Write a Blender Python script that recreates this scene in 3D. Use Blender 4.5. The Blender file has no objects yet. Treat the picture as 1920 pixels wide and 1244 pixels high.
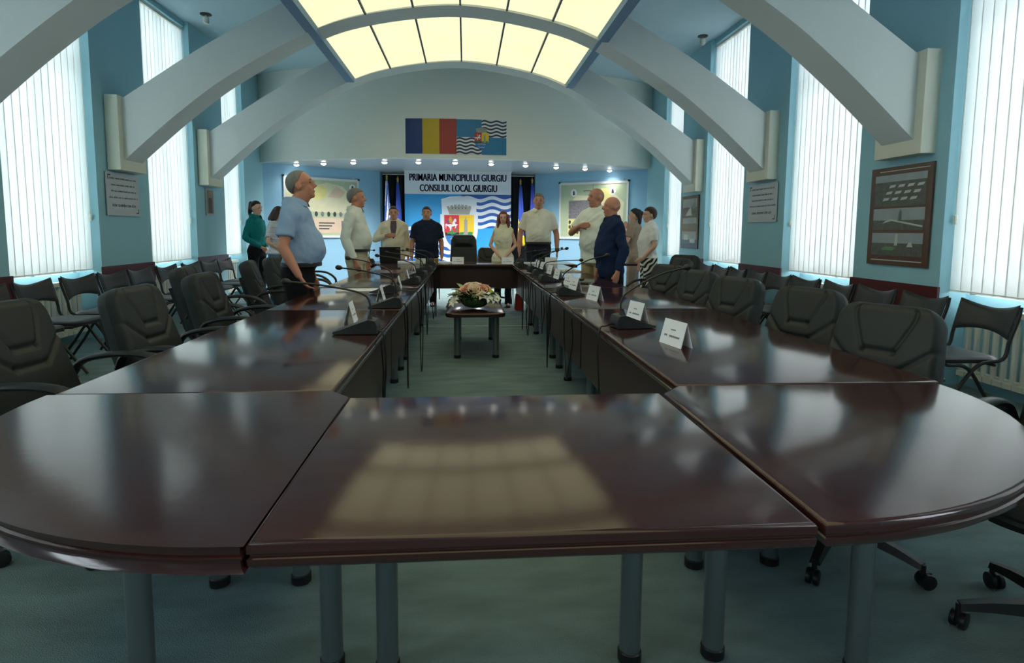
import bpy, bmesh, math, random
from mathutils import Vector, Matrix
random.seed(7)
PI = math.pi
SC = bpy.context.scene
COL = SC.collection

# ------------------------------------------------------------------ camera
cam_d = bpy.data.cameras.new('camera'); cam = bpy.data.objects.new('camera', cam_d); COL.objects.link(cam)
cam_d.sensor_width = 36.0; cam_d.lens = 1100.0/1920*36; cam_d.shift_y = -82.0/1920
cam_d.clip_start = 0.05
M = Matrix(((0.9968922830138918, 0.0007308812584804515, -0.07877335767844791),
            (-0.07846972799940029, 0.09741069682684175, -0.9921459861993139),
            (0.006948226755857973, 0.9952440012159306, 0.09716532400323716))).to_4x4()
M.translation = (0, 0, 1.23)
cam.matrix_world = M
SC.camera = cam
# ------------------------------------------------------------------ world + exposure
w = bpy.data.worlds.new('world'); SC.world = w; w.use_nodes = True
w.node_tree.nodes['Background'].inputs[0].default_value = (0.75, 0.86, 1.0, 1)
w.node_tree.nodes['Background'].inputs[1].default_value = 1.0
SC.view_settings.view_transform = 'Standard'; SC.view_settings.look = 'None'
SC.view_settings.gamma = 1.0; SC.view_settings.use_curve_mapping = False
SC.view_settings.exposure = 1.4
SC.cycles.use_denoising = True
SC.cycles.max_bounces = 8; SC.cycles.diffuse_bounces = 5; SC.cycles.transparent_max_bounces = 8
SC.cycles.sample_clamp_indirect = 6.0

XL, XR = -4.0, 3.8
CEIL = 4.2
BAYS = [(-3.9, -2.6), (-1.55, -0.25), (0.8, 2.1), (3.15, 4.42), (5.48, 6.8), (7.86, 9.15), (10.22, 11.12)]  # first two bays are unseen behind the camera, added for extra light
WIN_POWER_L, WIN_POWER_R = 118.0, 114.0

def area_light(name, loc, rot, sx, sy, power, color):
    d = bpy.data.lights.new(name, 'AREA'); d.shape = 'RECTANGLE'; d.size = sx; d.size_y = sy
    d.energy = power; d.color = color
    o = bpy.data.objects.new(name, d); COL.objects.link(o); o.location = loc; o.rotation_euler = rot
    return o
for (a, b) in BAYS:   # daylight arriving at each window from outside; behind the camera it is added fill
    k = (b-a)/1.3*(0.35 if b < 0 else 1.0)
    area_light('daylight', (XL-0.75, (a+b)/2, 2.45), (0, -PI/2, 0), 3.6, (b-a), WIN_POWER_L*k, (0.90, 0.965, 1.0))
    area_light('daylight', (XR+0.75, (a+b)/2, 2.45), (0, PI/2, 0), 3.6, (b-a), WIN_POWER_R*k, (0.96, 0.95, 1.0))

# ------------------------------------------------------------------ materials
def srgb(r, g, b):
    f = lambda c: (c/255)/12.92 if c/255 <= 0.04045 else (((c/255)+0.055)/1.055)**2.4
    return (f(r), f(g), f(b), 1)
MATS = {}
def mat(name, col, rough=0.6, metal=0.0, var=0.06, scale=(8, 8, 8), bump=0.0, bscale=60.0, spec=0.5, coat=0.0, emit=0.0, trans=0.0):
    if name in MATS: return MATS[name]
    m = bpy.data.materials.new(name); m.use_nodes = True; nt = m.node_tree; N = nt.nodes; L = nt.links
    p = N['Principled BSDF']
    tc = N.new('ShaderNodeTexCoord'); mp = N.new('ShaderNodeMapping'); mp.inputs['Scale'].default_value = scale
    nz = N.new('ShaderNodeTexNoise'); nz.inputs['Scale'].default_value = 1.0; nz.inputs['Detail'].default_value = 5
    L.new(tc.outputs['Object'], mp.inputs[0]); L.new(mp.outputs[0], nz.inputs['Vector'])
    mx = N.new('ShaderNodeMix'); mx.data_type = 'RGBA'
    mx.inputs[6].default_value = tuple(c*(1-var) for c in col[:3])+(1,)
    mx.inputs[7].default_value = tuple(min(1, c*(1+var)) for c in col[:3])+(1,)
    L.new(nz.outputs['Fac'], mx.inputs[0]); L.new(mx.outputs[2], p.inputs['Base Color'])
    p.inputs['Roughness'].default_value = rough; p.inputs['Metallic'].default_value = metal
    p.inputs['Specular IOR Level'].default_value = spec
    p.inputs['Coat Weight'].default_value = coat
    if emit:
        L.new(mx.outputs[2], p.inputs['Emission Color']); p.inputs['Emission Strength'].default_value = emit
    if bump:
        n2 = N.new('ShaderNodeTexNoise'); n2.inputs['Scale'].default_value = bscale; n2.inputs['Detail'].default_value = 4
        L.new(tc.outputs['Object'], n2.inputs['Vector'])
        bp = N.new('ShaderNodeBump'); bp.inputs['Strength'].default_value = bump; bp.inputs['Distance'].default_value = 0.01
        L.new(n2.outputs['Fac'], bp.inputs['Height']); L.new(bp.outputs[0], p.inputs['Normal'])
    MATS[name] = m
    return m
def mat_rgb(name, r, g, b, **k): return mat(name, srgb(r, g, b), **k)

WALL = mat_rgb('wall_blue_paint', 148, 192, 204, rough=0.75, var=0.05, scale=(1.5, 1.5, 1.5), bump=0.05)
WALLB = mat_rgb('wall_sky_blue_paint', 146, 192, 222, rough=0.75, var=0.04, scale=(1.5, 1.5, 1.5), bump=0.05)
CEILM = mat_rgb('ceiling_blue_paint', 182, 205, 215, rough=0.8, var=0.04)
BEAMM = mat_rgb('beam_blue_paint', 112, 142, 172, rough=0.7, var=0.04)
ARCHM = mat_rgb('arch_white_plaster', 212, 216, 214, rough=0.8, var=0.03, scale=(2, 2, 2), bump=0.04)
CREAM = mat_rgb('corbel_cream_plaster', 214, 212, 196, rough=0.75, var=0.03)
FASC = mat_rgb('fascia_white_plaster', 228, 228, 220, rough=0.8, var=0.02)
SOFF = mat_rgb('soffit_grey', 190, 194, 202, rough=0.35, var=0.03)
CARPET = mat_rgb('carpet_grey_green', 116, 136, 138, rough=0.95, var=0.42, scale=(3, 9, 6), bump=0.7, bscale=220, spec=0.1)
WOOD = mat_rgb('mahogany_dark', 54, 27, 25, rough=0.13, var=0.55, scale=(2.5, 55, 55), bump=0.015, bscale=20, spec=0.52)
WOODP = mat_rgb('mahogany_panel', 56, 34, 32, rough=0.4, var=0.25, scale=(30, 2, 30), bump=0.02)
TRIMW = mat_rgb('mahogany_wall_board', 84, 30, 32, rough=0.4, var=0.25, scale=(30, 4, 30))
SEAMM = mat_rgb('edge_black', 22, 20, 20, rough=0.4)
LEATH = mat_rgb('leather_black', 27, 30, 29, rough=0.55, var=0.10, bump=0.12, bscale=300, spec=0.4)
LEATH2 = mat_rgb('leather_side_black', 30, 32, 32, rough=0.5, var=0.10, bump=0.1, bscale=300, spec=0.4)
VINYL = mat_rgb('vinyl_charcoal', 33, 35, 37, rough=0.45, var=0.08, bump=0.1, bscale=250)
PLAST = mat_rgb('plastic_black', 17, 18, 19, rough=0.45, var=0.05)
PLASTG = mat_rgb('plastic_dark_grey', 60, 62, 62, rough=0.4, var=0.05)
STEEL = mat_rgb('steel_grey', 120, 128, 130, rough=0.35, metal=0.7, var=0.05)
CHROME = mat_rgb('chrome', 190, 192, 195, rough=0.2, metal=1.0, var=0.03)
WHITEP = mat_rgb('white_paper', 232, 232, 236, rough=0.6, var=0.02)
GREYP = mat_rgb('grey_print', 120, 122, 128, rough=0.7)
WHITEM = mat_rgb('white_enamel', 214, 214, 204, rough=0.4, var=0.03)
DARKINK = mat_rgb('navy_lettering', 38, 38, 88, rough=0.6)
BLACKINK = mat_rgb('black_print', 40, 42, 48, rough=0.6)
CURT = mat_rgb('curtain_dark', 22, 30, 36, rough=0.9, var=0.2)
GOLD = mat_rgb('gold_metal', 190, 150, 80, rough=0.3, metal=0.9)
GLASSM = None
def glass_mat():
    m = bpy.data.materials.new('window_glass'); m.use_nodes = True; nt = m.node_tree; N = nt.nodes; L = nt.links
    N.remove(N['Principled BSDF'])
    t = N.new('ShaderNodeBsdfTransparent'); t.inputs[0].default_value = (0.92, 0.95, 0.95, 1)
    g = N.new('ShaderNodeBsdfGlossy'); g.inputs['Roughness'].default_value = 0.02
    fr = N.new('ShaderNodeFresnel'); fr.inputs[0].default_value = 1.45
    mx = N.new('ShaderNodeMixShader'); L.new(fr.outputs[0], mx.inputs[0]); L.new(t.outputs[0], mx.inputs[1]); L.new(g.outputs[0], mx.inputs[2])
    L.new(mx.outputs[0], N['Material Output'].inputs[0])
    return m
GLASSM = glass_mat()
def blind_mat(name, col):
    m = bpy.data.materials.new(name); m.use_nodes = True; nt = m.node_tree; N = nt.nodes; L = nt.links
    N.remove(N['Principled BSDF'])
    tc = N.new('ShaderNodeTexCoord'); nz = N.new('ShaderNodeTexNoise'); nz.inputs['Scale'].default_value = 180
    L.new(tc.outputs['Object'], nz.inputs['Vector'])
    mx = N.new('ShaderNodeMix'); mx.data_type = 'RGBA'
    mx.inputs[6].default_value = tuple(c*0.96 for c in col[:3])+(1,); mx.inputs[7].default_value = col
    L.new(nz.outputs['Fac'], mx.inputs[0])
    d = N.new('ShaderNodeBsdfDiffuse'); t = N.new('ShaderNodeBsdfTranslucent')
    L.new(mx.outputs[2], d.inputs[0]); L.new(mx.outputs[2], t.inputs[0])
    s = N.new('ShaderNodeMixShader'); s.inputs[0].default_value = 0.132
    L.new(d.outputs[0], s.inputs[1]); L.new(t.outputs[0], s.inputs[2]); L.new(s.outputs[0], N['Material Output'].inputs[0])
    return m
BLINDM = blind_mat('blind_fabric', srgb(232, 236, 234))
def emit_mat(name, col, strength):
    m = bpy.data.materials.new(name); m.use_nodes = True; nt = m.node_tree; N = nt.nodes; L = nt.links
    N.remove(N['Principled BSDF'])
    tc = N.new('ShaderNodeTexCoord'); nz = N.new('ShaderNodeTexNoise'); nz.inputs['Scale'].default_value = 2.2
    L.new(tc.outputs['Object'], nz.inputs['Vector'])
    mx = N.new('ShaderNodeMix'); mx.data_type = 'RGBA'
    mx.inputs[6].default_value = (col[0]*0.93, col[1]*0.9, col[2]*0.8, 1); mx.inputs[7].default_value = col
    L.new(nz.outputs['Fac'], mx.inputs[0])
    e = N.new('ShaderNodeEmission'); e.inputs[1].default_value = strength
    L.new(mx.outputs[2], e.inputs[0]); L.new(e.outputs[0], N['Material Output'].inputs[0])
    return m
PANELM = emit_mat('lit_opal_panel', srgb(243, 243, 203), 0.46)
SPOTM = emit_mat('lit_spot_lamp', (1, 0.98, 0.94, 1), 6.0)

# ------------------------------------------------------------------ mesh helpers
class MB:
    def __init__(s): s.v = []; s.f = []; s.mi = []; s.cur = 0
    def add(s, vs, fs):
        o = len(s.v); s.v += [tuple(p) for p in vs]; s.f += [tuple(i+o for i in f) for f in fs]; s.mi += [s.cur]*len(fs); return s
    def box(s, x0, x1, y0, y1, z0, z1, T=None):
        vs = [Vector((x, y, z)) for z in (z0, z1) for y in (y0, y1) for x in (x0, x1)]
        if T is not None: vs = [T @ p for p in vs]
        return s.add(vs, [(0, 2, 3, 1), (4, 5, 7, 6), (0, 1, 5, 4), (2, 6, 7, 3), (0, 4, 6, 2), (1, 3, 7, 5)])
    def rings(s, rings, cap=True, closed=True):
        n = len(rings[0]); vs = [p for r in rings for p in r]; fs = []
        for i in range(len(rings)-1):
            for j in range(n if closed else n-1):
                a = i*n+j; b = i*n+(j+1) % n
                fs.append((a, b, b+n, a+n))
        if cap: fs.append(tuple(reversed(range(n)))); fs.append(tuple(range((len(rings)-1)*n, len(rings)*n)))
        return s.add(vs, fs)
    def tube(s, path, r, n=8, cap=True):
        P = [Vector(p) for p in path]; rs = r if isinstance(r, (list, tuple)) else [r]*len(P)
        t = (P[1]-P[0]).normalized(); u = t.orthogonal().normalized(); R = []
        for i, p in enumerate(P):
            if i == 0: d = P[1]-P[0]
            elif i == len(P)-1: d = P[-1]-P[-2]
            else: d = (P[i+1]-P[i]).normalized()+(P[i]-P[i-1]).normalized()
            d = d.normalized() if d.length > 1e-9 else t
            u = (u-d*u.dot(d)); u = u.normalized() if u.length > 1e-6 else d.orthogonal().normalized(); v = d.cross(u); t = d
            R.append([p+(u*math.cos(2*PI*k/n)+v*math.sin(2*PI*k/n))*rs[i] for k in range(n)])
        return s.rings(R, cap)
    def lathe(s, prof, n=16, c=(0, 0, 0)):
        return s.rings([[(c[0]+r*math.cos(2*PI*k/n), c[1]+r*math.sin(2*PI*k/n), c[2]+z) for k in range(n)] for r, z in prof])
    def ell(s, c, r, n=12, m=8, T=None):
        c = Vector(c); R = []
        for i in range(1, m):
            a = -PI/2+PI*i/m
            R.append([Vector((r[0]*math.cos(a)*math.cos(2*PI*k/n), r[1]*math.cos(a)*math.sin(2*PI*k/n), r[2]*math.sin(a))) for k in range(n)])
        vs = [p for q in R for p in q]+[Vector((0, 0, -r[2])), Vector((0, 0, r[2]))]
        fs = [(i*n+j, i*n+(j+1) % n, (i+1)*n+(j+1) % n, (i+1)*n+j) for i in range(m-2) for j in range(n)]
        b = len(R)*n
        fs += [(b, (j+1) % n, j) for j in range(n)]+[(b+1, (m-2)*n+j, (m-2)*n+(j+1) % n) for j in range(n)]
        vs = [(T @ p if T is not None else p)+c for p in vs]
        return s.add(vs, fs)
    def cap(s, p0, p1, r0, r1, n=10):
        s.tube([p0, p1], [r0, r1], n); s.ell(p0, (r0,)*3, n, 6); s.ell(p1, (r1,)*3, n, 6); return s
    def slab(s, outline, prof):
        """outline: ccw 2-D points; prof: (inset, z) from top centre to bottom"""
        n = len(outline); P = [Vector(p) for p in outline]; off = []
        for i in range(n):
            a = (P[i]-P[i-1]).normalized(); b = (P[(i+1) % n]-P[i]).normalized()
            na = Vector((a.y, -a.x)); nb = Vector((b.y, -b.x)); m_ = (na+nb); m_ = m_/max(m_.dot(na), 0.3) if m_.length > 1e-6 else na
            off.append(m_)
        R = [[(P[i].x-off[i].x*ins, P[i].y-off[i].y*ins, z) for i in range(n)] for ins, z in prof]
        vs = [p for r in R for p in r]; k = len(R)
        fs = [(i*n+j, (i+1)*n+j, (i+1)*n+(j+1) % n, i*n+(j+1) % n) for i in range(k-1) for j in range(n)]
        fs.append(tuple(range(n))); fs.append(tuple(reversed(range((k-1)*n, k*n))))
        return s.add(vs, fs)
    def mesh(s, name, mats, smooth=35):
        me = bpy.data.meshes.new(name); me.from_pydata(s.v, [], s.f)
        for m in (mats if isinstance(mats, (list, tuple)) else [mats]): me.materials.append(m)
        if any(s.mi): me.polygons.foreach_set('material_index', s.mi)
        if smooth:
            me.polygons.foreach_set('use_smooth', [True]*len(me.polygons))
            me.set_sharp_from_angle(angle=math.radians(smooth))
        me.update(); return me
    def obj(s, name, mats, parent=None, loc=(0, 0, 0), smooth=35):
        return link(name, s.mesh(name, mats, smooth), parent, loc)
def link(name, me, parent=None, loc=(0, 0, 0)):
    o = bpy.data.objects.new(name, me); COL.objects.link(o); o.location = loc
    if parent is not None: o.parent = parent
    return o
def tag(o, label=None, cat=None, group=None, kind=None):
    if label: o['label'] = label
    if cat: o['category'] = cat
    if group: o['group'] = group
    if kind: o['kind'] = kind
    return o
def thing(name, label, cat, loc=(0, 0, 0), rz=0.0, group=None):
    o = bpy.data.objects.new(name, None); COL.objects.link(o); o.location = loc; o.rotation_euler = (0, 0, rz); o.empty_display_size = 0.1
    return tag(o, label, cat, group)
def struct(o): o['kind'] = 'structure'; return o
def dup(root, loc, rz, label, group=None):
    r = root.copy(); COL.objects.link(r); r.location = loc; r.rotation_euler = (0, 0, rz); r['label'] = label
    if group: r['group'] = group
    for ch in root.children:
        c = ch.copy(); COL.objects.link(c); c.parent = r
        for g in ch.children:
            d = g.copy(); COL.objects.link(d); d.parent = c
    return r
class Pool:
    """first use moves the prototype itself, later uses copy it"""
    def __init__(s, root): s.root = root; s.used = False
    def put(s, loc, rz, label, group=None):
        if not s.used:
            s.used = True; r = s.root; r.location = loc; r.rotation_euler = (0, 0, rz); r['label'] = label
            if group: r['group'] = group
            return r
        return dup(s.root, loc, rz, label, group)
def remesh(mb, voxel, smooth=3):
    me = bpy.data.meshes.new('tmp'); me.from_pydata(mb.v, [], mb.f)
    o = bpy.data.objects.new('tmp', me); COL.objects.link(o)
    r = o.modifiers.new('r', 'REMESH'); r.mode = 'VOXEL'; r.voxel_size = voxel; r.use_smooth_shade = True
    if smooth:
        k = o.modifiers.new('s', 'SMOOTH'); k.factor = 0.5; k.iterations = smooth
    dg = bpy.context.evaluated_depsgraph_get(); dg.update()
    out = bpy.data.meshes.new_from_object(o.evaluated_get(dg))
    bpy.data.objects.remove(o); bpy.data.meshes.remove(me)
    return out
def bez(pts, n=16):
    """Catmull-Rom through the points"""
    P = [Vector(p) for p in pts]; P = [P[0]*2-P[1]]+P+[P[-1]*2-P[-2]]; out = []
    for i in range(1, len(P)-2):
        for k in range(n):
            t = k/n; a, b, c, d = P[i-1], P[i], P[i+1], P[i+2]
            out.append(0.5*((2*b)+(c-a)*t+(2*a-5*b+4*c-d)*t*t+(3*b-a-3*c+d)*t**3))
    out.append(P[-2]); return out
def text_mesh(body, mat_, height, width=None, bold=0.0, heavy=0.0):
    c = bpy.data.curves.new('txt', 'FONT'); c.body = body; c.size = 1.0; c.align_x = 'CENTER'; c.align_y = 'CENTER'; c.offset = bold; c.resolution_u = 3
    o = bpy.data.objects.new('txt', c); COL.objects.link(o)
    dg = bpy.context.evaluated_depsgraph_get(); dg.update()
    me = bpy.data.meshes.new_from_object(o.evaluated_get(dg)); bpy.data.objects.remove(o); bpy.data.curves.remove(c)
    xs = [v.co.x for v in me.vertices]; ys = [v.co.y for v in me.vertices]
    sy = height/(max(ys)-min(ys)); sx = sy if width is None else width/(max(xs)-min(xs)); cx = (max(xs)+min(xs))/2; cy = (max(ys)+min(ys))/2
    for v in me.vertices: v.co = ((v.co.x-cx)*sx, (v.co.y-cy)*sy, 0)
    if heavy:   # a heavier stroke: the same letters laid twice more, a hair to each side
        V = [v.co.copy() for v in me.vertices]; F = [tuple(p.vertices) for p in me.polygons]; n = len(V); me2 = bpy.data.meshes.new('txt')
        me2.from_pydata([(v.x+d, v.y, 0) for d in (-heavy, 0, heavy) for v in V], [], [tuple(i+k*n for i in f) for k in range(3) for f in F]); me = me2
    me.materials.clear(); me.materials.append(mat_); return me
def face_matrix(origin, right, up):
    """local x->right, y->up, z->out of the surface"""
    r = Vector(right).normalized(); u = Vector(up).normalized(); n = r.cross(u)
    m_ = Matrix((r, u, n)).transposed().to_4x4(); m_.translation = Vector(origin); return m_
class Print:
    """flat print laid on a board: local x right, y up, z out; each piece is a child mesh a hair proud of the board"""
    def __init__(s, parent, warp=None): s.p = parent; s.warp = warp or (lambda x, y, z: (x, y, z))
    def poly(s, name, pts, m, layer=1):
        b = MB(); b.add([s.warp(x, y, 0.0015*layer) for x, y in pts], [tuple(range(len(pts)))]); return b.obj(name, m, s.p, smooth=0)
    def rect(s, name, x0, x1, y0, y1, m, layer=1, n=1):
        return s.band(name, [x0+(x1-x0)*i/n for i in range(n+1)], lambda x: y0, lambda x: y1, m, layer)
    def band(s, name, xs, f0, f1, m, layer=1):
        b = MB(); n = len(xs)
        b.add([s.warp(x, f0(x), 0.0015*layer) for x in xs]+[s.warp(x, f1(x), 0.0015*layer) for x in xs], [(i, i+1, n+i+1, n+i) for i in range(n-1)])
        return b.obj(name, m, s.p, smooth=0)
    def disc(s, name, cx, cy, rx, ry, m, layer=1, n=20):
        return s.poly(name, [(cx+rx*math.cos(2*PI*k/n), cy+ry*math.sin(2*PI*k/n)) for k in range(n)], m, layer)
    def mesh(s, name, me, x, y, layer=2):
        for v in me.vertices: v.co = Vector(s.warp(v.co.x+x, v.co.y+y, 0.0015*layer))
        return link(name, me, s.p)

# ================================================================== THE ROOM
b = MB(); b.box(-4.6, 4.4, -6.1, 14.6, -0.12, 0); struct(b.obj('floor', CARPET))
b = MB(); b.box(-4.6, 4.4, -6.1, 14.6, CEIL, CEIL+0.12); struct(b.obj('ceiling', CEILM))
PILL = [(-6.0, -3.9), (-2.6, -1.55), (-0.25, 0.8), (2.1, 3.15), (4.42, 5.48), (6.8, 7.86), (9.15, 10.22), (11.12, 12.35)]
for side, X, sg in (('left', XL, -1), ('right', XR, 1)):
    xo = X+sg*0.38
    b = MB()
    for (a, c) in BAYS:
        b.box(min(X+sg*0.24, xo), max(X+sg*0.24, xo), a, c, 0, 0.74)
        b.box(min(X+sg*0.06, xo), max(X+sg*0.06, xo), a, c, 4.13, CEIL)
    wl = struct(b.obj('wall_'+side, WALL))
    for (a, c) in PILL:
        p = MB(); p.box(min(X, xo), max(X, xo), a, c, 0, CEIL); p.obj('pillar', WALL, wl)
b = MB(); b.box(-4.5, 4.3, -6.1, -6.0, 0, CEIL); struct(b.obj('wall_behind', WALL))
b = MB(); b.box(-4.5, 4.3, 14.3, 14.4, 0, CEIL); struct(b.obj('wall_back', CURT))
def wall_between(name, p, q, m, t=0.1, z1=2.6):
    p = Vector(p); q = Vector(q); d = (q-p).normalized(); n = Vector((-d.y, d.x))*t
    b = MB(); P = [p, q, q+n, p+n]
    b.add([(v.x, v.y, z) for z in (0, z1) for v in P], [(3, 2, 1, 0), (4, 5, 6, 7), (0, 1, 5, 4), (1, 2, 6, 5), (2, 3, 7, 6), (3, 0, 4, 7)])
    return struct(b.obj(name, m))
LA, LB = (-4.03, 12.1), (-1.93, 13.6); RA, RB = (1.62, 13.75), (3.83, 12.18)
wall_between('wall_back_angled_1', LA, LB, WALLB); wall_between('wall_back_angled_2', RA, RB, WALLB)
wall_between('wall_niche_1', LB, (-1.93, 14.3), WALLB); wall_between('wall_niche_2', (1.62, 14.3), RA, WALLB)
# curved white bulkhead over the platform
FR, FX, FY = 7.5, -0.1, 18.42
def fasc_y(x): return FY-math.sqrt(FR*FR-(x-FX)**2)
xs = [-4.02+(3.85+4.02)*i/40 for i in range(41)]
b = MB(); n = len(xs)
vs = []; 
for dy in (0, 0.12):
    for z in (2.53, CEIL): vs += [(x, fasc_y(x)+dy, z) for x in xs]
fs = []
for i in range(n-1):
    fs += [(i, i+1, n+i+1, n+i), (2*n+i+1, 2*n+i, 3*n+i, 3*n+i+1), (i+1, i, 2*n+i, 2*n+i+1)]
b.add(vs, fs); struct(b.obj('wall_bulkhead', FASC))
arc = [(x, fasc_y(x)+0.1) for x in xs]
P2 = arc+[(3.83, 12.2), (1.62, 13.76), (1.62, 14.3), (-1.93, 14.3), (-1.93, 13.62), (-4.03, 12.12)]
b = MB(); b.add([(x, y, z) for z in (2.535, 2.6) for x, y in P2], [tuple(reversed(range(len(P2)))), tuple(range(len(P2), 2*len(P2)))])
struct(b.obj('ceiling_soffit', SOFF))
# dark curtain closing the niche
b = MB(); cx = [-1.93+3.55*i/160 for i in range(161)]
b.add([(x, 14.0+0.05*math.sin(x*26)+0.02*math.sin(x*61), z) for z in (0.02, 2.5) for x in cx], [(i, i+1, 161+i+1, 161+i) for i in range(160)])
tag(b.obj('stage_curtain', CURT), 'dark pleated curtain hanging behind the blue banner', 'curtain')
b = MB(); b.tube([(-1.9, 13.85, 2.50), (1.6, 13.85, 2.50)], 0.012)
tag(b.obj('curtain_rod', WHITEM), 'thin white rod holding the dark curtain', 'curtain rod')

# windows, vertical blinds, radiators
SIDE = {-1: 'icon-picture side', 1: 'photo-poster side'}
ORD = ['first', 'second', 'third', 'fourth', 'fifth', 'sixth', 'seventh', 'eighth', 'ninth', 'tenth', 'eleventh', 'twelfth']
slat_me = {}
def slat_mesh(h):
    b = MB(); k = 5
    pts = [(-0.0565+0.113*i/k, 0.002*(1-((i-k/2)/(k/2))**2)) for i in range(k+1)]
    b.add([(0.0+y, x, z) for z in (0, h) for x, y in pts], [(i, i+1, k+1+i+1, k+1+i) for i in range(k)])
    return b.mesh('slat', BLINDM, 60)
wn = 0
SLAT = slat_mesh(3.3)
sec = MB(); sec.tube([(0, 0, 0.12), (0, 0, 0.66)], 0.022, 8); sec.box(-0.05, 0.05, -0.036, 0.036, 0.11, 0.15); sec.box(-0.05, 0.05, -0.036, 0.036, 0.63, 0.67)
SECME = sec.mesh('section', WHITEM)
WB = ['', '', 'behind the rounded table end', 'beside the rounded table end', 'second from the rounded table end', 'third from the rounded table end', 'beside the blue platform corner']
for sg in (-1, 1):
    X = XL if sg < 0 else XR
    for bi, (a, c) in enumerate(BAYS):
        wn += 1
        # window frame and panes, behind the blind
        xf = X+sg*0.30
        b = MB()
        for y in (a, (a+c)/2-0.03, c-0.06): b.box(xf-0.03, xf+0.03, y, y+0.06, 0.74, 4.13)
        for z in (0.74, 2.9, 4.07): b.box(xf-0.03, xf+0.03, a, c, z, z+0.06)
        wf = struct(b.obj('window_%d' % wn, WHITEM))
        for (y0, y1) in ((a+0.06, (a+c)/2-0.03), ((a+c)/2+0.03, c-0.06)):
            for (z0, z1) in ((0.80, 2.9), (2.96, 4.07)):
                p = MB(); p.box(xf-0.004, xf+0.004, y0, y1, z0, z1); p.obj('pane', GLASSM, wf)
        if bi < 2: continue
        t = thing('vertical_blind', 'white vertical blind on the %s, window %s' % (SIDE[sg], WB[bi]), 'blind', (X+sg*0.10, 0, 0), 0, 'vertical blinds over the tall windows')
        h = MB(); h.box(-0.03, 0.03, a+0.01, c-0.01, 4.065, 4.11); h.obj('head_rail', WHITEM, t)
        npc = round((c-a-0.02)/0.098); pit = (c-a-0.012)/npc; y0 = a+0.006+pit/2
        for k in range(npc):
            s = link('slat', SLAT, t, (0, y0+k*pit, 0.765)); s.rotation_euler = (0, 0, math.radians(5.5*sg+random.uniform(-0.4, 0.4))); s.scale = (1, pit/0.1, 1)
        h = MB(); h.tube([(-sg*0.015, a+0.01, 0.78), (-sg*0.015, c-0.01, 0.78)], 0.004, 6); h.obj('bottom_chain', WHITEM, t)
        h = MB(); h.tube([(-sg*0.03, c-0.03, 4.06), (-sg*0.03, c-0.03, 1.38)], 0.004, 5); h.lathe([(0.006, 1.30), (0.014, 1.31), (0.014, 1.37), (0.006, 1.38)], 8, (-sg*0.03, c-0.03, 0)); h.obj('pull_cord', WHITEM, t)
        # radiator in the niche below
        r = thing('radiator', 'cream ribbed radiator, %s, window %s' % (SIDE[sg], WB[bi]), 'radiator', (X+sg*0.15, 0, 0), 0, 'radiators under the windows')
        nr = int((c-a-0.2)/0.08); y0 = (a+c)/2-nr*0.04+0.04
        for k in range(nr): link('section', SECME, r, (0, y0+k*0.08, 0))
        h = MB(); h.tube([(0, a+0.06, 0.16), (0, c-0.06, 0.16)], 0.012, 6); h.obj('pipe', WHITEM, r)
# dark wooden boards on the pillars
tn = 0
for sg in (-1, 1):
    X = XL if sg < 0 else XR
    for (a, c) in PILL[4:7]:
        tn += 1
        b = MB(); b.box(min(X, X-sg*0.022), max(X, X-sg*0.022), a-0.012, c+0.012, 0.56, 0.80); struct(b.obj('trim_%d' % tn, TRIMW))

# arches, corbels, luminous ceiling
LOW = [(0, 3.81), (0.62, 3.755), (1.27, 3.62), (1.7, 3.455), (2.12, 3.235), (2.7, 2.88), (3.13, 2.55), (3.4, 2.32), (3.78, 1.98)]
UPP = [(0, 4.19), (1.2, 4.05), (1.7, 3.9), (2.1, 3.70), (2.65, 3.39), (2.95, 3.21), (3.45, 2.88), (3.78, 2.66)]
def interp(T, x):
    x = abs(x)
    P = [Vector((a, c, 0)) for a, c in T]
    P = [Vector((-P[1].x, P[1].y, 0))]+P+[P[-1]*2-P[-2]]
    for i in range(1, len(P)-2):
        if x <= P[i+1].x or i == len(P)-3:
            x0, x1 = P[i].x, P[i+1].x; t = (x-x0)/(x1-x0); h = x1-x0
            m0 = (P[i+1].y-P[i-1].y)/(P[i+1].x-P[i-1].x)*h; m1 = (P[i+2].y-P[i].y)/(P[i+2].x-P[i].x)*h
            return (2*t**3-3*t*t+1)*P[i].y+(t**3-2*t*t+t)*m0+(-2*t**3+3*t*t)*P[i+1].y+(t**3-t*t)*m1
AC = -0.09
def arch(yc, label):
    t = thing('ceiling_arch', label, 'arch', (AC, yc, 0), 0, 'white ceiling arches')
    n = 72; xs = [-3.79+7.58*i/n for i in range(n+1)]
    b = MB()
    R = [[(x, -0.185, interp(LOW, x)), (x, 0.185, interp(LOW, x)), (x, 0.185, interp(UPP, x)), (x, -0.185, interp(UPP, x))] for x in xs]
    b.rings(R); b.obj('arch_rib', ARCHM, t, smooth=30)
    for sg in (-1, 1):
        c = MB(); x0, x1 = sorted((sg*3.76, sg*3.90)); c.box(x0, x1, -0.27, 0.27, 1.88, 2.70); c.obj('corbel', CREAM, t)
ARCHES = [4.83, 7.265, 9.53]
arch(ARCHES[0], 'white ceiling arch springing above the large brown photo poster')
arch(ARCHES[1], 'white ceiling arch springing above the two lettered plaques')
arch(ARCHES[2], 'white ceiling arch closest to the flag panel on the bulkhead')
PC = -0.06
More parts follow.
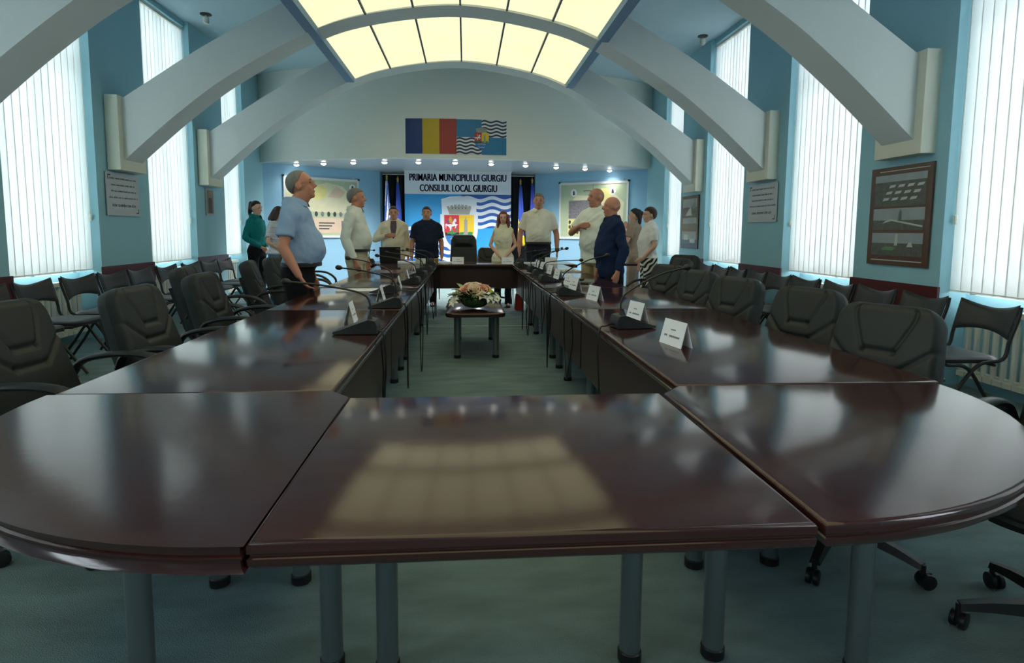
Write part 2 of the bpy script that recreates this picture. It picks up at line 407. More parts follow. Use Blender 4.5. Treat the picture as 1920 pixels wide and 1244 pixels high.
def light_bay(y0, y1, label):
    t = thing('ceiling_light', label, 'ceiling light', (PC, 0, 0), 0, 'luminous ceiling bays between the arches')
    for k in range(6):
        xa = -1.62+k*0.54+0.009; xb = xa+0.522; m = 6
        b = MB(); xx = [xa+(xb-xa)*i/m for i in range(m+1)]
        R = [[(x, y0, interp(LOW, x)+0.02), (x, y1, interp(LOW, x)+0.02), (x, y1, interp(LOW, x)+0.035), (x, y0, interp(LOW, x)+0.035)] for x in xx]
        b.rings(R); b.obj('opal_panel', PANELM, t)
    for k in range(1, 6):
        x = -1.62+k*0.54; z = interp(LOW, x); b = MB(); b.box(x-0.011, x+0.011, y0, y1, z+0.0, z+0.06); b.obj('divider', PLASTG, t)
light_bay(-4.5, 4.64, 'lit opal panels in the ceiling bay above the rounded table end')  # stretch behind the camera is unseen, added to brighten the room
light_bay(5.02, 7.08, 'lit opal panels between the poster arch and the plaque arch')
light_bay(7.45, 9.345, 'lit opal panels between the plaque arch and the bulkhead arch')
for i, sg in enumerate((-1, 1)):
    tn += 1
    b = MB(); b.box(PC+sg*1.685-0.06, PC+sg*1.685+0.06, -4.6, 9.34, 3.455, CEIL); struct(b.obj('trim_%d' % tn, BEAMM))

# ceiling spot lamps over the platform
SP = [(-3.39, 12.29), (-2.79, 12.0), (-2.17, 11.76), (-1.55, 11.6), (-0.9, 11.52), (-0.2, 11.49), (0.5, 11.6), (1.19, 11.8), (1.84, 12.03), (2.48, 12.25), (3.06, 12.49)]
ring = MB(); ring.lathe([(0.05, 0), (0.075, 0.0), (0.075, -0.010), (0.06, -0.018), (0.05, -0.010)], 16); RING = ring.mesh('bezel', CHROME)
lens = MB(); lens.ell((0, 0, -0.014), (0.052, 0.052, 0.034), 14, 8); LENS = lens.mesh('lamp', SPOTM)
spd = bpy.data.lights.new('spot_light', 'SPOT'); spd.energy = 62; spd.spot_size = math.radians(150); spd.spot_blend = 1.0; spd.color = (1, 0.97, 0.92); spd.shadow_soft_size = 0.06
spd2 = spd.copy(); spd2.energy = 12; spd3 = spd.copy(); spd3.energy = 7
for i, (x, y) in enumerate(SP):
    t = thing('spot_lamp', '%s round spot lamp of the soffit row, counted from the striped flag\'s side' % ORD[i], 'spot lamp', (x, y, 2.535), 0, 'spot lamps in the soffit row')
    link('bezel', RING, t); link('lamp', LENS, t)
    l = bpy.data.objects.new('spot_light', spd if 1 < i < 9 else (spd3 if i in (0, 10) else spd2)); COL.objects.link(l); l.parent = t; l.location = (0, 0, -0.07)
# two small lamps on the blue ceiling
for (x, y, lab) in ((-3.6, 8.8, 'small round ceiling lamp near the icon-picture wall'), (3.6, 9.0, 'small round ceiling lamp near the photo-poster wall')):
    t = thing('ceiling_lamp', lab, 'lamp', (x, y, CEIL), 0, 'small ceiling lamps')
    b = MB(); b.lathe([(0.02, 0), (0.075, 0), (0.075, -0.012), (0.02, -0.02)], 16); b.obj('base', PLASTG, t)
    b = MB(); b.tube([(0, 0, -0.015), (0, 0, -0.04)], 0.014); b.lathe([(0.02, -0.035), (0.038, -0.045), (0.042, -0.11), (0.03, -0.13), (0.01, -0.135)], 14); b.obj('shade', WHITEM, t)
# air conditioner on the far pillar
t = thing('air_conditioner', 'beige wall air conditioner high on the icon-picture side', 'air conditioner', (XL, 9.98, 3.55))
b = MB(); b.slab([(0, -0.22), (0.17, -0.22), (0.20, -0.18), (0.20, 0.18), (0.17, 0.22), (0, 0.22)], [(0.01, 0.24), (0, 0.23), (0, 0.02), (0.02, 0)]); b.obj('case', CREAM, t)
for k in range(3):
    b = MB(); b.box(0.198, 0.204, -0.16, 0.16, 0.035+k*0.045, 0.057+k*0.045); b.obj('slot', PLAST, t)

# ================================================================== TABLES
TZ = 0.75
EDGE = [(0.009, TZ), (0.003, TZ-0.0015), (0.0, TZ-0.006), (0.0, TZ-0.018), (0.004, TZ-0.021), (0.004, TZ-0.024), (0.0, TZ-0.027), (0.001, TZ-0.038), (0.008, TZ-0.045)]
def rect(x0, x1, y0, y1): return [(x0, y0), (x1, y0), (x1, y1), (x0, y1)]
def leg_mb(x, y, h=TZ-0.045):
    return MB().lathe([(0.030, 0.03), (0.030, h-0.01)], 18, (x, y, 0))
def foot_mb(x, y): return MB().lathe([(0.028, 0.0), (0.034, 0.003), (0.034, 0.03), (0.031, 0.034)], 18, (x, y, 0))
def table(name, label, outline, legs, panel=None, m=None, group='modules of the big conference table'):
    t = thing(name, label, 'table', (0, 0, 0), 0, group)
    b = MB(); b.slab(outline, EDGE); b.obj('table_top', m or WOOD, t, smooth=50)
    for (x, y) in legs:
        l = leg_mb(x, y).obj('leg', STEEL, t); foot_mb(x, y).obj('foot', PLAST, l)
    if panel:
        b = MB(); b.box(*panel); b.obj('modesty_panel', WOODP, t)
    return t
g = 0.004
arcL = [(-0.345-0.845*math.sin(a), 1.715-0.83*math.cos(a)) for a in [PI/2*i/28 for i in range(29)]]
arcR = [(0.595+0.925*math.sin(a), 1.735-0.85*math.cos(a)) for a in [PI/2*i/28 for i in range(29)]]
table('conference_table', 'rectangular mahogany table module closing the rounded end', rect(-0.34+g, 0.585-g, 0.885, 1.677),
      [(-0.217, 1.55), (0.47, 1.55)], None, WOOD)
table('conference_table', 'quarter-round mahogany corner module on the icon-picture side', list(reversed([(-0.345, 1.675), (-0.40, 1.738)]+[(-1.19, 1.738)]+list(reversed(arcL)))),
      [(-0.375, 1.58), (-0.814, 1.45)], None, WOOD)
table('conference_table', 'quarter-round mahogany corner module on the photo-poster side', [(0.59, 1.675)]+arcR+[(1.52, 1.755), (0.66, 1.755)],
      [(0.717, 1.55), (1.088, 1.45)], None, WOOD)
SEAM = [1.745, 3.55, 4.9, 6.6, 8.3]
LEGY = [(2.0, 3.3), (3.8, 4.7), (5.14, 5.56), (6.88, 7.52)]
pos = ['nearest the rounded end', 'second from the rounded end', 'third from the rounded end', 'next to the head table']
pos = ['first after the rounded end', 'second after the rounded end', 'third after the rounded end', 'touching the head table']
for i in range(4):
    y0, y1 = SEAM[i]+g, SEAM[i+1]-g
    gap = 0.02 if i == 2 else 0
    table('conference_table', 'long mahogany table module on the icon-picture side, '+pos[i], rect(-1.185, -0.395, y0+gap, y1),
          [(-0.575, LEGY[i][0]), (-0.575, LEGY[i][1]), (-0.85, LEGY[i][0]), (-0.85, LEGY[i][1])], (-0.47, -0.45, y0+0.01+gap, y1-0.01, 0.37, TZ-0.045), WOOD)
    xo = 1.54 if i < 2 else 1.40
    table('conference_table', 'long mahogany table module on the photo-poster side, '+pos[i], rect(0.66, xo, y0+0.01+gap/2, y1),
          [(0.84, LEGY[i][0]), (0.84, LEGY[i][1]), (1.13, LEGY[i][0]), (1.13, LEGY[i][1])], (0.715, 0.735, y0+0.02+gap, y1-0.01, 0.37, TZ-0.045), WOOD)
table('head_table', 'mahogany head table across the room under the blue banner', rect(-1.50, 1.60, 8.31, 9.11),
      [(-1.35, 8.5), (-1.35, 8.95), (0.12, 8.95), (1.45, 8.5), (1.45, 8.95)], (-1.40, 1.50, 8.37, 8.39, 0.40, TZ-0.045), WOOD, None)
t = thing('side_table', 'small dark side table between the two women by the far poster', 'table', (0, 0, 0))
b = MB(); b.slab(rect(2.32, 2.80, 8.68, 9.04), [(0.004, 0.74), (0.0, 0.736), (0.0, 0.715), (0.003, 0.71)]); b.obj('table_top', WOODP, t)
for (x, y) in ((2.37, 8.73), (2.75, 8.73), (2.37, 8.99), (2.75, 8.99)):
    b = MB(); b.box(x-0.02, x+0.02, y-0.02, y+0.02, 0, 0.712); b.obj('leg', SEAMM, t)
# coffee table
def rrect(x0, x1, y0, y1, r, n=5):
    P = []
    for cx_, cy_, a0 in ((x1-r, y0+r, -PI/2), (x1-r, y1-r, 0), (x0+r, y1-r, PI/2), (x0+r, y0+r, PI)):
        P += [(cx_+r*math.cos(a0+PI/2*i/n), cy_+r*math.sin(a0+PI/2*i/n)) for i in range(n+1)]
    return P
t = thing('coffee_table', 'low mahogany coffee table with grey tube legs carrying flowers', 'table', (0, 0, 0))
b = MB(); b.slab(rrect(-0.19, 0.375, 5.42, 6.66, 0.07), [(0.012, 0.46), (0.004, 0.457), (0, 0.45), (0, 0.43), (0.006, 0.42)]); b.obj('table_top', WOOD, t)
for (x, y) in ((-0.08, 5.6), (0.29, 5.6), (-0.08, 6.55), (0.29, 6.55)):
    b = MB(); b.lathe([(0.032, 0.03), (0.032, 0.42)], 16, (x, y, 0)); l = b.obj('leg', STEEL, t); foot_mb(x, y).obj('foot', PLAST, l)
# thin pale strip lying on the carpet
b = MB(); b.box(-0.9, 1.1, 7.50, 7.515, 0, 0.002); tag(b.obj('carpet_strip', WHITEM), 'thin pale seam strip across the carpet behind the coffee table', 'carpet strip')

# ================================================================== SWIVEL CHAIRS
def dist_seg(px, py, a, c):
    vx, vy = c[0]-a[0], c[1]-a[1]; L2 = vx*vx+vy*vy
    t = max(0, min(1, ((px-a[0])*vx+(py-a[1])*vy)/L2)); return math.hypot(px-a[0]-t*vx, py-a[1]-t*vy)
def back_mesh(name, grooves, hw_top, hw_bot, H, thick, headrest=False):
    """padded back: local x thickness (front +x), y width, z height; front face is a relief with stitched seams"""
    nu, nv = 76, 84; b = MB(); V = []
    def half(v):
        w_ = hw_bot+(hw_top-hw_bot)*min(1, v/0.9)
        r = 0.16
        if v > 1-r: w_ -= 0.10*(1-math.sqrt(max(0, 1-((v-(1-r))/r)**2)))
        return w_
    for side in (1, -1):
        for j in range(nv+1):
            v = j/nv
            for i in range(nu+1):
                u = -1+2*i/nu
                edge = min(1, (1-abs(u))/0.14, (1-v)/0.09+0.0, v/0.06+0.02)
                d = thick/2*math.sqrt(max(0, 1-(1-max(0, edge))**2))
                x = side*d
                if side > 0:
                    x += 0.020*math.sin(PI*min(1, v*1.1))*(1-u*u)*0.6
                    for (p, q, dep) in grooves:
                        dd = dist_seg(u, v*1.15, (p[0], p[1]*1.15), (q[0], q[1]*1.15)); x -= dep*math.exp(-(dd/0.030)**2)
                    if headrest: x += 0.045*math.exp(-((v-0.83)/0.09)**4)*max(0, 1-(u/0.75)**4)
                V.append((x, half(v)*u, v*H))
    n = (nu+1)*(nv+1); F = []
    for j in range(nv):
        for i in range(nu):
            a = j*(nu+1)+i
            F.append((a, a+1, a+nu+2, a+nu+1)); F.append((n+a+1, n+a, n+a+nu+1, n+a+nu+2))
    b.add(V, F)
    k = len(F)
    for j in range(nv):
        for i in (0, nu):
            a = j*(nu+1)+i; c = a+nu+1
            b.add([V[a], V[c], V[n+c], V[n+a]], [(0, 1, 2, 3)])
    b.add([V[i] for i in range(nu+1)]+[V[n+i] for i in range(nu+1)], [tuple(range(nu+1))+tuple(reversed(range(nu+1, 2*nu+2)))])
    b.mi = [0]*len(b.f)
    return b.mesh(name, LEATH, 60)
def curved_arm(s):
    P = bez([(-0.25, s*0.25, 0.58), (-0.20, s*0.265, 0.65), (-0.05, s*0.275, 0.678), (0.10, s*0.275, 0.665), (0.20, s*0.27, 0.60), (0.22, s*0.265, 0.53), (0.16, s*0.255, 0.46), (0.05, s*0.235, 0.425)], 6)
    R = []
    for i, p in enumerate(P):
        d = (P[min(i+1, len(P)-1)]-P[max(i-1, 0)]).normalized(); side = Vector((0, 1, 0)); up = d.cross(side).normalized()
        k = i/(len(P)-1); wd = 0.030 if k < 0.62 else 0.020; th = 0.014
        R.append([p+side*wd*math.cos(a)+up*th*math.sin(a) for a in [2*PI*q/10 for q in range(10)]])
    return MB().rings(R)
def star_base(t):
    b = MB(); b.lathe([(0.045, 0.07), (0.05, 0.08), (0.045, 0.14), (0.03, 0.15)], 14); b.lathe([(0.026, 0.14), (0.026, 0.30)], 12); b.lathe([(0.017, 0.30), (0.017, 0.42)], 12); b.obj('gas_column', PLAST, t)
    base = MB()
    for k in range(5):
        a = 2*PI*k/5+0.3; c, s = math.cos(a), math.sin(a)
        T = Matrix.Rotation(a, 4, 'Z')
        R = []
        for (r, z, wd, h) in ((0.03, 0.11, 0.032, 0.03), (0.12, 0.115, 0.027, 0.026), (0.23, 0.10, 0.022, 0.020), (0.31, 0.082, 0.018, 0.014)):
            R.append([T @ Vector((r, y, zz)) for y, zz in ((-wd, z-h), (wd, z-h), (wd*0.7, z+h*0.4), (-wd*0.7, z+h*0.4))])
        base.rings(R)
    base.obj('star_base', PLAST, t, smooth=40)
    for k in range(5):
        a = 2*PI*k/5+0.3
        cb = MB()
        cb.tube([(0, 0, 0.05), (0, 0, 0.085)], 0.009, 8)
        for s in (-1, 1):
            T = Matrix.Translation((0.012, s*0.013, 0.028)) @ Matrix.Rotation(PI/2, 4, 'X')
            prof = [(0.015, -0.009), (0.027, -0.007), (0.028, 0.0), (0.027, 0.007), (0.015, 0.009)]
            cb.rings([[T @ Vector((r*math.cos(2*PI*q/14), r*math.sin(2*PI*q/14), z)) for q in range(14)] for r, z in prof])
        cb.box(-0.004, 0.028, -0.005, 0.005, 0.02, 0.056)
        o = cb.obj('caster', PLAST, t); o.location = (0.31*math.cos(a), 0.31*math.sin(a), 0); o.rotation_euler = (0, 0, a+k)
def seat_mesh():
    nu, nv = 24, 24; b = MB(); V = []
    for side in (1, -1):
        for j in range(nv+1):
            for i in range(nu+1):
                u, v = -1+2*i/nu, -1+2*j/nv
                ru, rv = u*math.sqrt(1-0.28*v*v*v*v), v*math.sqrt(1-0.28*u**4)
                e = max(0, min(1, (1-abs(u))/0.16, (1-abs(v))/0.16)); d = math.sqrt(1-(1-e)**2)
                z = 0.43+(side*0.05*d)
                if side > 0: z += 0.012*(1-u*u)*(1-v*v)-0.02*max(0, v-0.5)**2*4
                V.append((0.01+0.245*rv, 0.235*ru, z))
    n = (nu+1)*(nv+1)
    F = []
    for j in range(nv):
        for i in range(nu):
            a = j*(nu+1)+i; F.append((a, a+1, a+nu+2, a+nu+1)[::-1]); F.append((n+a, n+a+1, n+a+nu+2, n+a+nu+1))
    b.add(V, F); return b.mesh('seat', LEATH, 60)
SEAT = seat_mesh()
GR = []
for s in (-1, 1):
    GR += [((s*0.66, 0.95), (s*0.28, 0.60), 0.010), ((s*0.95, 0.66), (s*0.36, 0.45), 0.010), ((s*0.44, 0.60), (s*0.36, 0.45), 0.0)]
GR += [((-0.28, 0.60), (0.28, 0.60), 0.011), ((-0.36, 0.45), (0.36, 0.45), 0.010)]
GR = [q for q in GR if q[2] > 0]
BACK = back_mesh('backrest', GR, 0.195, 0.24, 0.51, 0.11)
def swivel_chair():
    t = thing('office_chair', '', 'chair', (0, 0, 0), 0, 'black swivel armchairs around the conference table')
    link('seat', SEAT, t)
    o = link('backrest', BACK, t, (-0.20, 0, 0.45)); o.rotation_euler = (0, -math.radians(17), 0)
    sh = MB(); sh.box(-0.085, -0.06, -0.16, 0.16, 0.06, 0.38); s_ = sh.obj('back_shell', PLAST, t, (-0.20, 0, 0.45)); s_.rotation_euler = (0, -math.radians(17), 0)
    b = MB(); b.tube(bez([(-0.02, 0, 0.37), (-0.22, 0, 0.36), (-0.31, 0, 0.42), (-0.335, 0, 0.55)], 5), 0.022, 8); b.box(-0.12, 0.12, -0.09, 0.09, 0.355, 0.385); b.obj('tilt_frame', PLAST, t)
    for s in (-1, 1): curved_arm(s).obj('armrest', PLAST, t, smooth=60)
    star_base(t); return t
SW = Pool(swivel_chair())
def put_back(bx, by, face_deg, label):
    a = math.radians(face_deg); SW.put((bx+0.36*math.cos(a), by+0.36*math.sin(a), 0), a, label)
LS, RS = ', icon-picture side', ', photo-poster side'
cl = 'black padded swivel armchair, %s from the rounded table end'
put_back(-1.85, 2.42, -4, cl % 'first'+LS); put_back(-1.70, 3.06, -3, cl % 'second'+LS); put_back(-1.76, 3.98, 2, cl % 'third'+LS)
put_back(-2.16, 4.62, 8, cl % 'fourth'+LS); put_back(-2.02, 5.55, 12, cl % 'fifth'+LS); put_back(-2.05, 6.4, -6, cl % 'sixth'+LS); put_back(-2.26, 7.55, 5, cl % 'seventh'+LS)
put_back(2.12, 1.70, 214, cl % 'first'+RS); put_back(1.76, 2.26, 208, cl % 'second'+RS); put_back(1.86, 2.98, 202, cl % 'third'+RS)
put_back(1.80, 3.68, 198, cl % 'fourth'+RS); put_back(1.82, 4.36, 193, cl % 'fifth'+RS); put_back(1.84, 5.10, 200, cl % 'sixth'+RS)
put_back(2.80, 7.25, 222, 'black padded swivel armchair pulled back from the table near the zebra-trousered woman')
put_back(2.42, 6.35, 186, cl % 'seventh'+RS)
# high-backed chairs behind the head table
EXB = back_mesh('backrest', [((-0.7, 0.70), (0.7, 0.70), 0.010)], 0.205, 0.235, 0.72, 0.11, True)
def exec_chair():
    t = thing('executive_chair', '', 'chair', (0, 0, 0), 0, None)
    link('seat', SEAT, t); o = link('backrest', EXB, t, (-0.20, 0, 0.45)); o.rotation_euler = (0, -math.radians(10), 0)
    for s in (-1, 1): curved_arm(s).obj('armrest', PLAST, t, smooth=60)
    star_base(t); return t
EX = Pool(exec_chair())
EX.put((-0.03, 9.36, 0), -PI/2, 'high-backed black executive chair with headrest cushion before the coat of arms')
SW.put((0.41, 9.92, 0), math.radians(-90), 'black swivel armchair between the executive chair and the red-haired woman')

# ================================================================== STACKING CHAIRS ALONG THE WALLS
def stack_chair():
    t = thing('stacking_chair', '', 'chair', (0, 0, 0), 0, 'black stacking chairs lined up along the walls')
    b = MB(); nu, nv = 16, 8
    for side in (0.018, -0.018):   # backrest: upholstered shell, curved round the sitter, top edge dipping in the middle
        pass
    V = []
    for side in (1, -1):
        for j in range(nv+1):
            for i in range(nu+1):
                u = -1+2*i/nu; v = j/nv
                top = 0.775-0.028*(1-u*u)*1.2+0.01*abs(u); bot = 0.565+0.035*(1-u*u)
                z = bot+(top-bot)*v
                th = 0.016*math.sqrt(max(0, 1-abs(u)**8))*math.sqrt(max(0, 1-abs(2*v-1)**6))+0.004
                x = -0.245-0.10*(v)*0.6+0.035*u*u+side*th
                V.append((x, 0.235*u*(1+0.04*v), z))
    n = (nu+1)*(nv+1); F = []
    for j in range(nv):
        for i in range(nu):
            a = j*(nu+1)+i; F.append((a, a+1, a+nu+2, a+nu+1)); F.append((n+a+1, n+a, n+a+nu+1, n+a+nu+2))
    for j in range(nv):
        for i in (0, nu): a = j*(nu+1)+i; c = a+nu+1; F.append((a, c, n+c, n+a))
    for i in range(nu):
        for j in (0, nv): a = j*(nu+1)+i; F.append((a, a+1, n+a+1, n+a))
    b.add(V, F); b.obj('backrest', VINYL, t, smooth=50)
    b = MB(); P = rrect(-0.21, 0.22, -0.225, 0.225, 0.08, 5); b.slab(P, [(0.05, 0.452), (0.015, 0.448), (0.0, 0.435), (0.004, 0.415), (0.02, 0.408)]); b.obj('seat', VINYL, t, smooth=50)
    for s in (-1, 1):
        b = MB(); b.tube(bez([(0.26, s*0.23, 0.012), (0.12, s*0.235, 0.20), (-0.03, s*0.238, 0.40), (-0.19, s*0.24, 0.44), (-0.225, s*0.24, 0.56), (-0.27, s*0.24, 0.70), (-0.285, s*0.235, 0.77)], 5), 0.012, 8); b.obj('leg', PLAST, t)
        b = MB(); b.tube(bez([(-0.24, s*0.23, 0.012), (-0.10, s*0.232, 0.20), (0.03, s*0.235, 0.38), (0.17, s*0.232, 0.405)], 5), 0.012, 8); b.obj('leg', PLAST, t)
    b = MB(); b.tube([(0.15, -0.23, 0.40), (0.15, 0.23, 0.40)], 0.010, 6); b.obj('seat_rail', PLAST, t); b = MB(); b.tube([(-0.15, -0.23, 0.40), (-0.15, 0.23, 0.40)], 0.010, 6); b.obj('seat_rail', PLAST, t)
    t.scale = (1, 0.93, 1); return t
ST = Pool(stack_chair())
for i, y in enumerate((4.75, 5.30, 5.88, 6.42, 6.95, 7.55, 8.2, 8.75, 9.28)):
    ST.put((-3.42, y, 0), random.uniform(-0.05, 0.05), '%s black stacking chair from the rounded table end, icon-picture wall' % ORD[i])
for i, y in enumerate((3.62, 4.17, 4.69, 5.20, 5.72, 6.23, 6.74, 7.24, 7.72, 8.22, 8.75)):
    ST.put((3.20, y, 0), PI+random.uniform(-0.05, 0.05), '%s black stacking chair from the rounded table end, photo-poster wall' % ORD[i])
# dark bin with pale handles between the chairs
t = thing('waste_bin', 'dark plastic bin with pale handles beside the photo-poster wall chairs', 'bin', (2.62, 3.18, 0))
b = MB(); b.slab(rrect(-0.13, 0.13, -0.10, 0.10, 0.03, 3), [(0.0, 0.40), (0.0, 0.385), (0.008, 0.38), (0.035, 0.0)]); b.obj('body', PLASTG, t)
for s in (-1, 1):
    b = MB(); b.tube(bez([(-0.06, s*0.05, 0.395), (-0.05, s*0.05, 0.43), (0.05, s*0.05, 0.43), (0.06, s*0.05, 0.395)], 5), 0.010, 8); b.obj('handle', WHITEM, t)

# ================================================================== THINGS ON THE TABLES
def mic_unit(group):
    """local: +x points to the speaker's side (low edge), cable leaves at -x"""
    t = thing('microphone', '', 'microphone', (0, 0, 0), 0, group)
    b = MB()   # wedge desk unit
    R = []
    for (x, zt, hw) in ((-0.095, 0.040, 0.055), (-0.085, 0.062, 0.058), (-0.055, 0.068, 0.060), (0.0, 0.048, 0.062), (0.06, 0.026, 0.062), (0.105, 0.012, 0.060)):
        R.append([(x, -hw, 0.004), (x, hw, 0.004), (x, hw*0.92, zt), (x, -hw*0.92, zt)])
    b.rings(R); b.obj('base', PLAST, t, smooth=25)
    b = MB(); b.box(-0.01, 0.04, -0.03, 0.03, 0.0, 0.008, Matrix.Translation((-0.01, 0, 0.043)) @ Matrix.Rotation(math.radians(19), 4, 'Y')); b.obj('key_panel', PLASTG, t)
    return t
def gooseneck(t, end):
    P = bez([(-0.055, 0, 0.06), (-0.058, 0, 0.13), (-0.02, end[1]*0.25, 0.185), (end[0]*0.5, end[1]*0.6, 0.06+end[2]*0.68), end], 8)
    b = MB(); b.tube(P, 0.0048, 7); g_ = b.obj('gooseneck', PLAST, t)
    d = (P[-1]-P[-2]).normalized()
    h = MB(); p = P[-1]; h.tube([p-d*0.008, p, p+d*0.008, p+d*0.022, p+d*0.031, p+d*0.036], [0.006, 0.011, 0.0155, 0.0155, 0.011, 0.003], 10); h.obj('mic_head', PLAST, g_)
    b = MB(); b.lathe([(0.013, 0.06), (0.011, 0.075), (0.006, 0.085)], 10, (-0.055, 0, 0)); b.obj('socket', PLAST, t)
def mic_cable(t, sgn, edge, drop, yoff, end_y=None):
    """edge: distance from unit to table edge on the -x side"""
    e = -edge
    P = [(-0.09, 0, 0.018), (-0.115, yoff*0.1, 0.022), (e+0.02, yoff*0.3, 0.016), (e-0.014, yoff*0.4, 0.004), (e-0.028, yoff*0.5, -0.10), (e-0.024, yoff*0.7, -0.3)]
    if end_y is None:   # hanging loop that swings back under the table top
        P += [(e-0.022, yoff*0.9, drop+0.05), (e-0.018, yoff*1.1, drop), (e-0.013, yoff*1.35, drop+0.06), (e-0.010, yoff*1.6, -0.25), (e-0.010, yoff*1.7, -0.058)]
    else:
        P += [(e-0.03, yoff, -0.5), (e-0.10, end_y*0.6, -0.72), (e-0.22, end_y, -0.742)]
    b = MB(); b.tube(bez(P, 6), 0.0042, 6); b.obj('cable', PLAST, t)
LM = [(2.75, -0.50), (3.66, -0.49), (4.50, -0.61), (5.28, -0.50), (6.05, -0.49), (6.85, -0.48), (7.75, -0.48)]
LH = [(-0.80, 2.73, 0.99), (-0.76, 3.66, 0.995), (-0.87, 4.5, 1.012), (-0.77, 5.3, 0.998), (-0.78, 6.0, 1.0), (-0.76, 6.8, 1.0), (-0.74, 7.7, 0.98)]
RM = [(2.86, 0.83), (4.33, 0.78), (5.50, 0.79), (6.22, 0.81), (6.92, 0.83), (7.65, 0.76)]
RH = [(1.09, 2.85, 1.05), (1.04, 4.32, 1.047), (1.08, 5.5, 0.955), (1.06, 6.2, 1.04), (1.07, 6.9, 0.995), (1.02, 7.6, 0.98)]
def place_mics(M_, H_, sg, edge_x, side):
    for i, ((y, x), h) in enumerate(zip(M_, H_)):
        t = mic_unit('gooseneck microphones on the conference table')
        a = (PI if sg < 0 else 0)+random.uniform(-0.12, 0.12)+(0.1 if sg > 0 else -0.1)
        t.location = (x, y, TZ); t.rotation_euler = (0, 0, a)
        t['label'] = 'black gooseneck microphone, %s from the rounded table end, %s' % (ORD[i], side)
        loc = Matrix.Rotation(-a, 3, 'Z') @ (Vector(h)-Vector((x, y, TZ)))
        gooseneck(t, loc)
        ed = abs(x-edge_x)
        if i == 0: mic_cable(t, sg, ed, -0.6, sg*-0.1, sg*-0.35 if sg < 0 else -0.42)
        else: mic_cable(t, sg, ed, random.uniform(-0.66, -0.45), (0.16 if sg > 0 else -0.16)*random.uniform(0.8, 1.3))
place_mics(LM, LH, -1, -0.395, 'icon-picture side')
place_mics(RM, RH, 1, 0.66, 'photo-poster side')
# extra cables hanging from the table, loose
def loose_cable(x, y0, y1, zlow, label):
    P = bez([(x, y0, 0.66), (x+0.01, y0+0.01, 0.5), (x, (y0*2+y1)/3, zlow+0.08), (x, (y0+y1)/2, zlow), (x, (y0+2*y1)/3, zlow+0.08), (x+0.005, y1, 0.45), (x, y1, 0.68)], 7)
    b = MB(); b.tube(P, 0.004, 6); tag(b.obj('hanging_cable', PLAST), label, 'cable', 'cables looping below the inner table edges')
for i, (y0, y1, zl) in enumerate(((3.05, 3.2, 0.28), (4.2, 4.45, 0.30), (5.7, 5.85, 0.22), (6.3, 6.5, 0.3))):
    loose_cable(-0.44, y0, y1, zl, '%s black cable loop below the table edge, icon-picture side' % ORD[i])
for i, (y0, y1, zl) in enumerate(((3.75, 4.05, 0.22), (4.75, 4.95, 0.20), (5.15, 5.3, 0.3), (5.8, 6.0, 0.25), (6.5, 6.7, 0.2))):
    loose_cable(0.69, y0, y1, zl, '%s black cable loop below the table edge, photo-poster side' % ORD[i])

# name cards
def card(x, y, rz, w_, h_, label, seed=0):
    t = thing('name_card', label, 'name card', (x, y, TZ), rz, 'folded white name cards')
    b = MB(); d = h_*0.27
    th = 0.0015
    for s in (1, -1):
        b.add([(s*d, -w_/2, 0), (s*d, w_/2, 0), (0, w_/2, h_), (0, -w_/2, h_), (s*d-s*th*2, -w_/2, 0), (s*d-s*th*2, w_/2, 0), (0, w_/2, h_-th*2), (0, -w_/2, h_-th*2)],
              [(0, 1, 2, 3), (7, 6, 5, 4), (0, 4, 5, 1), (1, 5, 6, 2), (0, 3, 7, 4)])
    b.obj('folded_card', WHITEP, t, smooth=0)
    sl = math.atan2(d, h_)
    for s in (1, -1):
        pr = bpy.data.objects.new('print', None)
        rnd = random.Random(seed)
        T = face_matrix((s*d+s*0.0008, 0, 0), (0, s, 0), (-s*d, 0, h_))
        L_ = math.hypot(d, h_)
        q = MB()
        for (yy, hh, tot, parts) in ((0.62, 0.05, 0.22, 4), (0.36, 0.075, 0.70, 15)):
            x0 = -tot*w_/2; wd = tot*w_/parts
            for k in range(parts):
                if parts > 5 and k in (3, 4): continue
                q.add([T @ Vector((x0+k*wd+a*wd*0.82, (yy+c*hh/2)*L_, 0)) for a, c in ((0, -1), (1, -1), (1, 1), (0, 1))], [(0, 1, 2, 3)])
        bpy.data.objects.remove(pr)
        o = q.obj('lettering', GREYP, t, smooth=0); o['kind'] = 'stuff'
cards_R = [(0.89, 2.40, 3.5, 0.17, 0.105), (0.93, 3.10, 8, 0.15, 0.10), (0.90, 4.02, 8, 0.17, 0.10), (0.90, 4.77, 6, 0.16, 0.10), (0.92, 5.15, 5, 0.15, 0.10), (0.93, 5.85, 4, 0.15, 0.10), (0.95, 6.5, 3, 0.15, 0.1), (0.95, 7.15, 0, 0.15, 0.1), (0.94, 7.6, 0, 0.15, 0.1)]
for i, (x, y, a, w_, h_) in enumerate(cards_R):
    card(x, y, math.radians(10+a*0.5), w_, h_, '%s white name card from the rounded table end, photo-poster side' % ORD[i], i)
cards_L = [(-0.60, 3.10, 2, 0.125, 0.105), (-0.58, 4.06, 2, 0.125, 0.10), (-0.555, 4.90, 2, 0.125, 0.10), (-0.56, 5.65, 2, 0.125, 0.1), (-0.57, 6.5, 2, 0.125, 0.1)]
for i, (x, y, a, w_, h_) in enumerate(cards_L):
    card(x, y, math.radians(a), w_, h_, '%s white name card from the rounded table end, icon-picture side' % ORD[i], i+20)
for (x, lab) in ((-0.11, 'white name card before the high-backed executive chair'), (0.60, 'white name card before the red-haired woman'), (1.23, 'white name card before the tall man in white')):
    card(x, 8.42, -PI/2, 0.17, 0.098, lab, int(x*100))
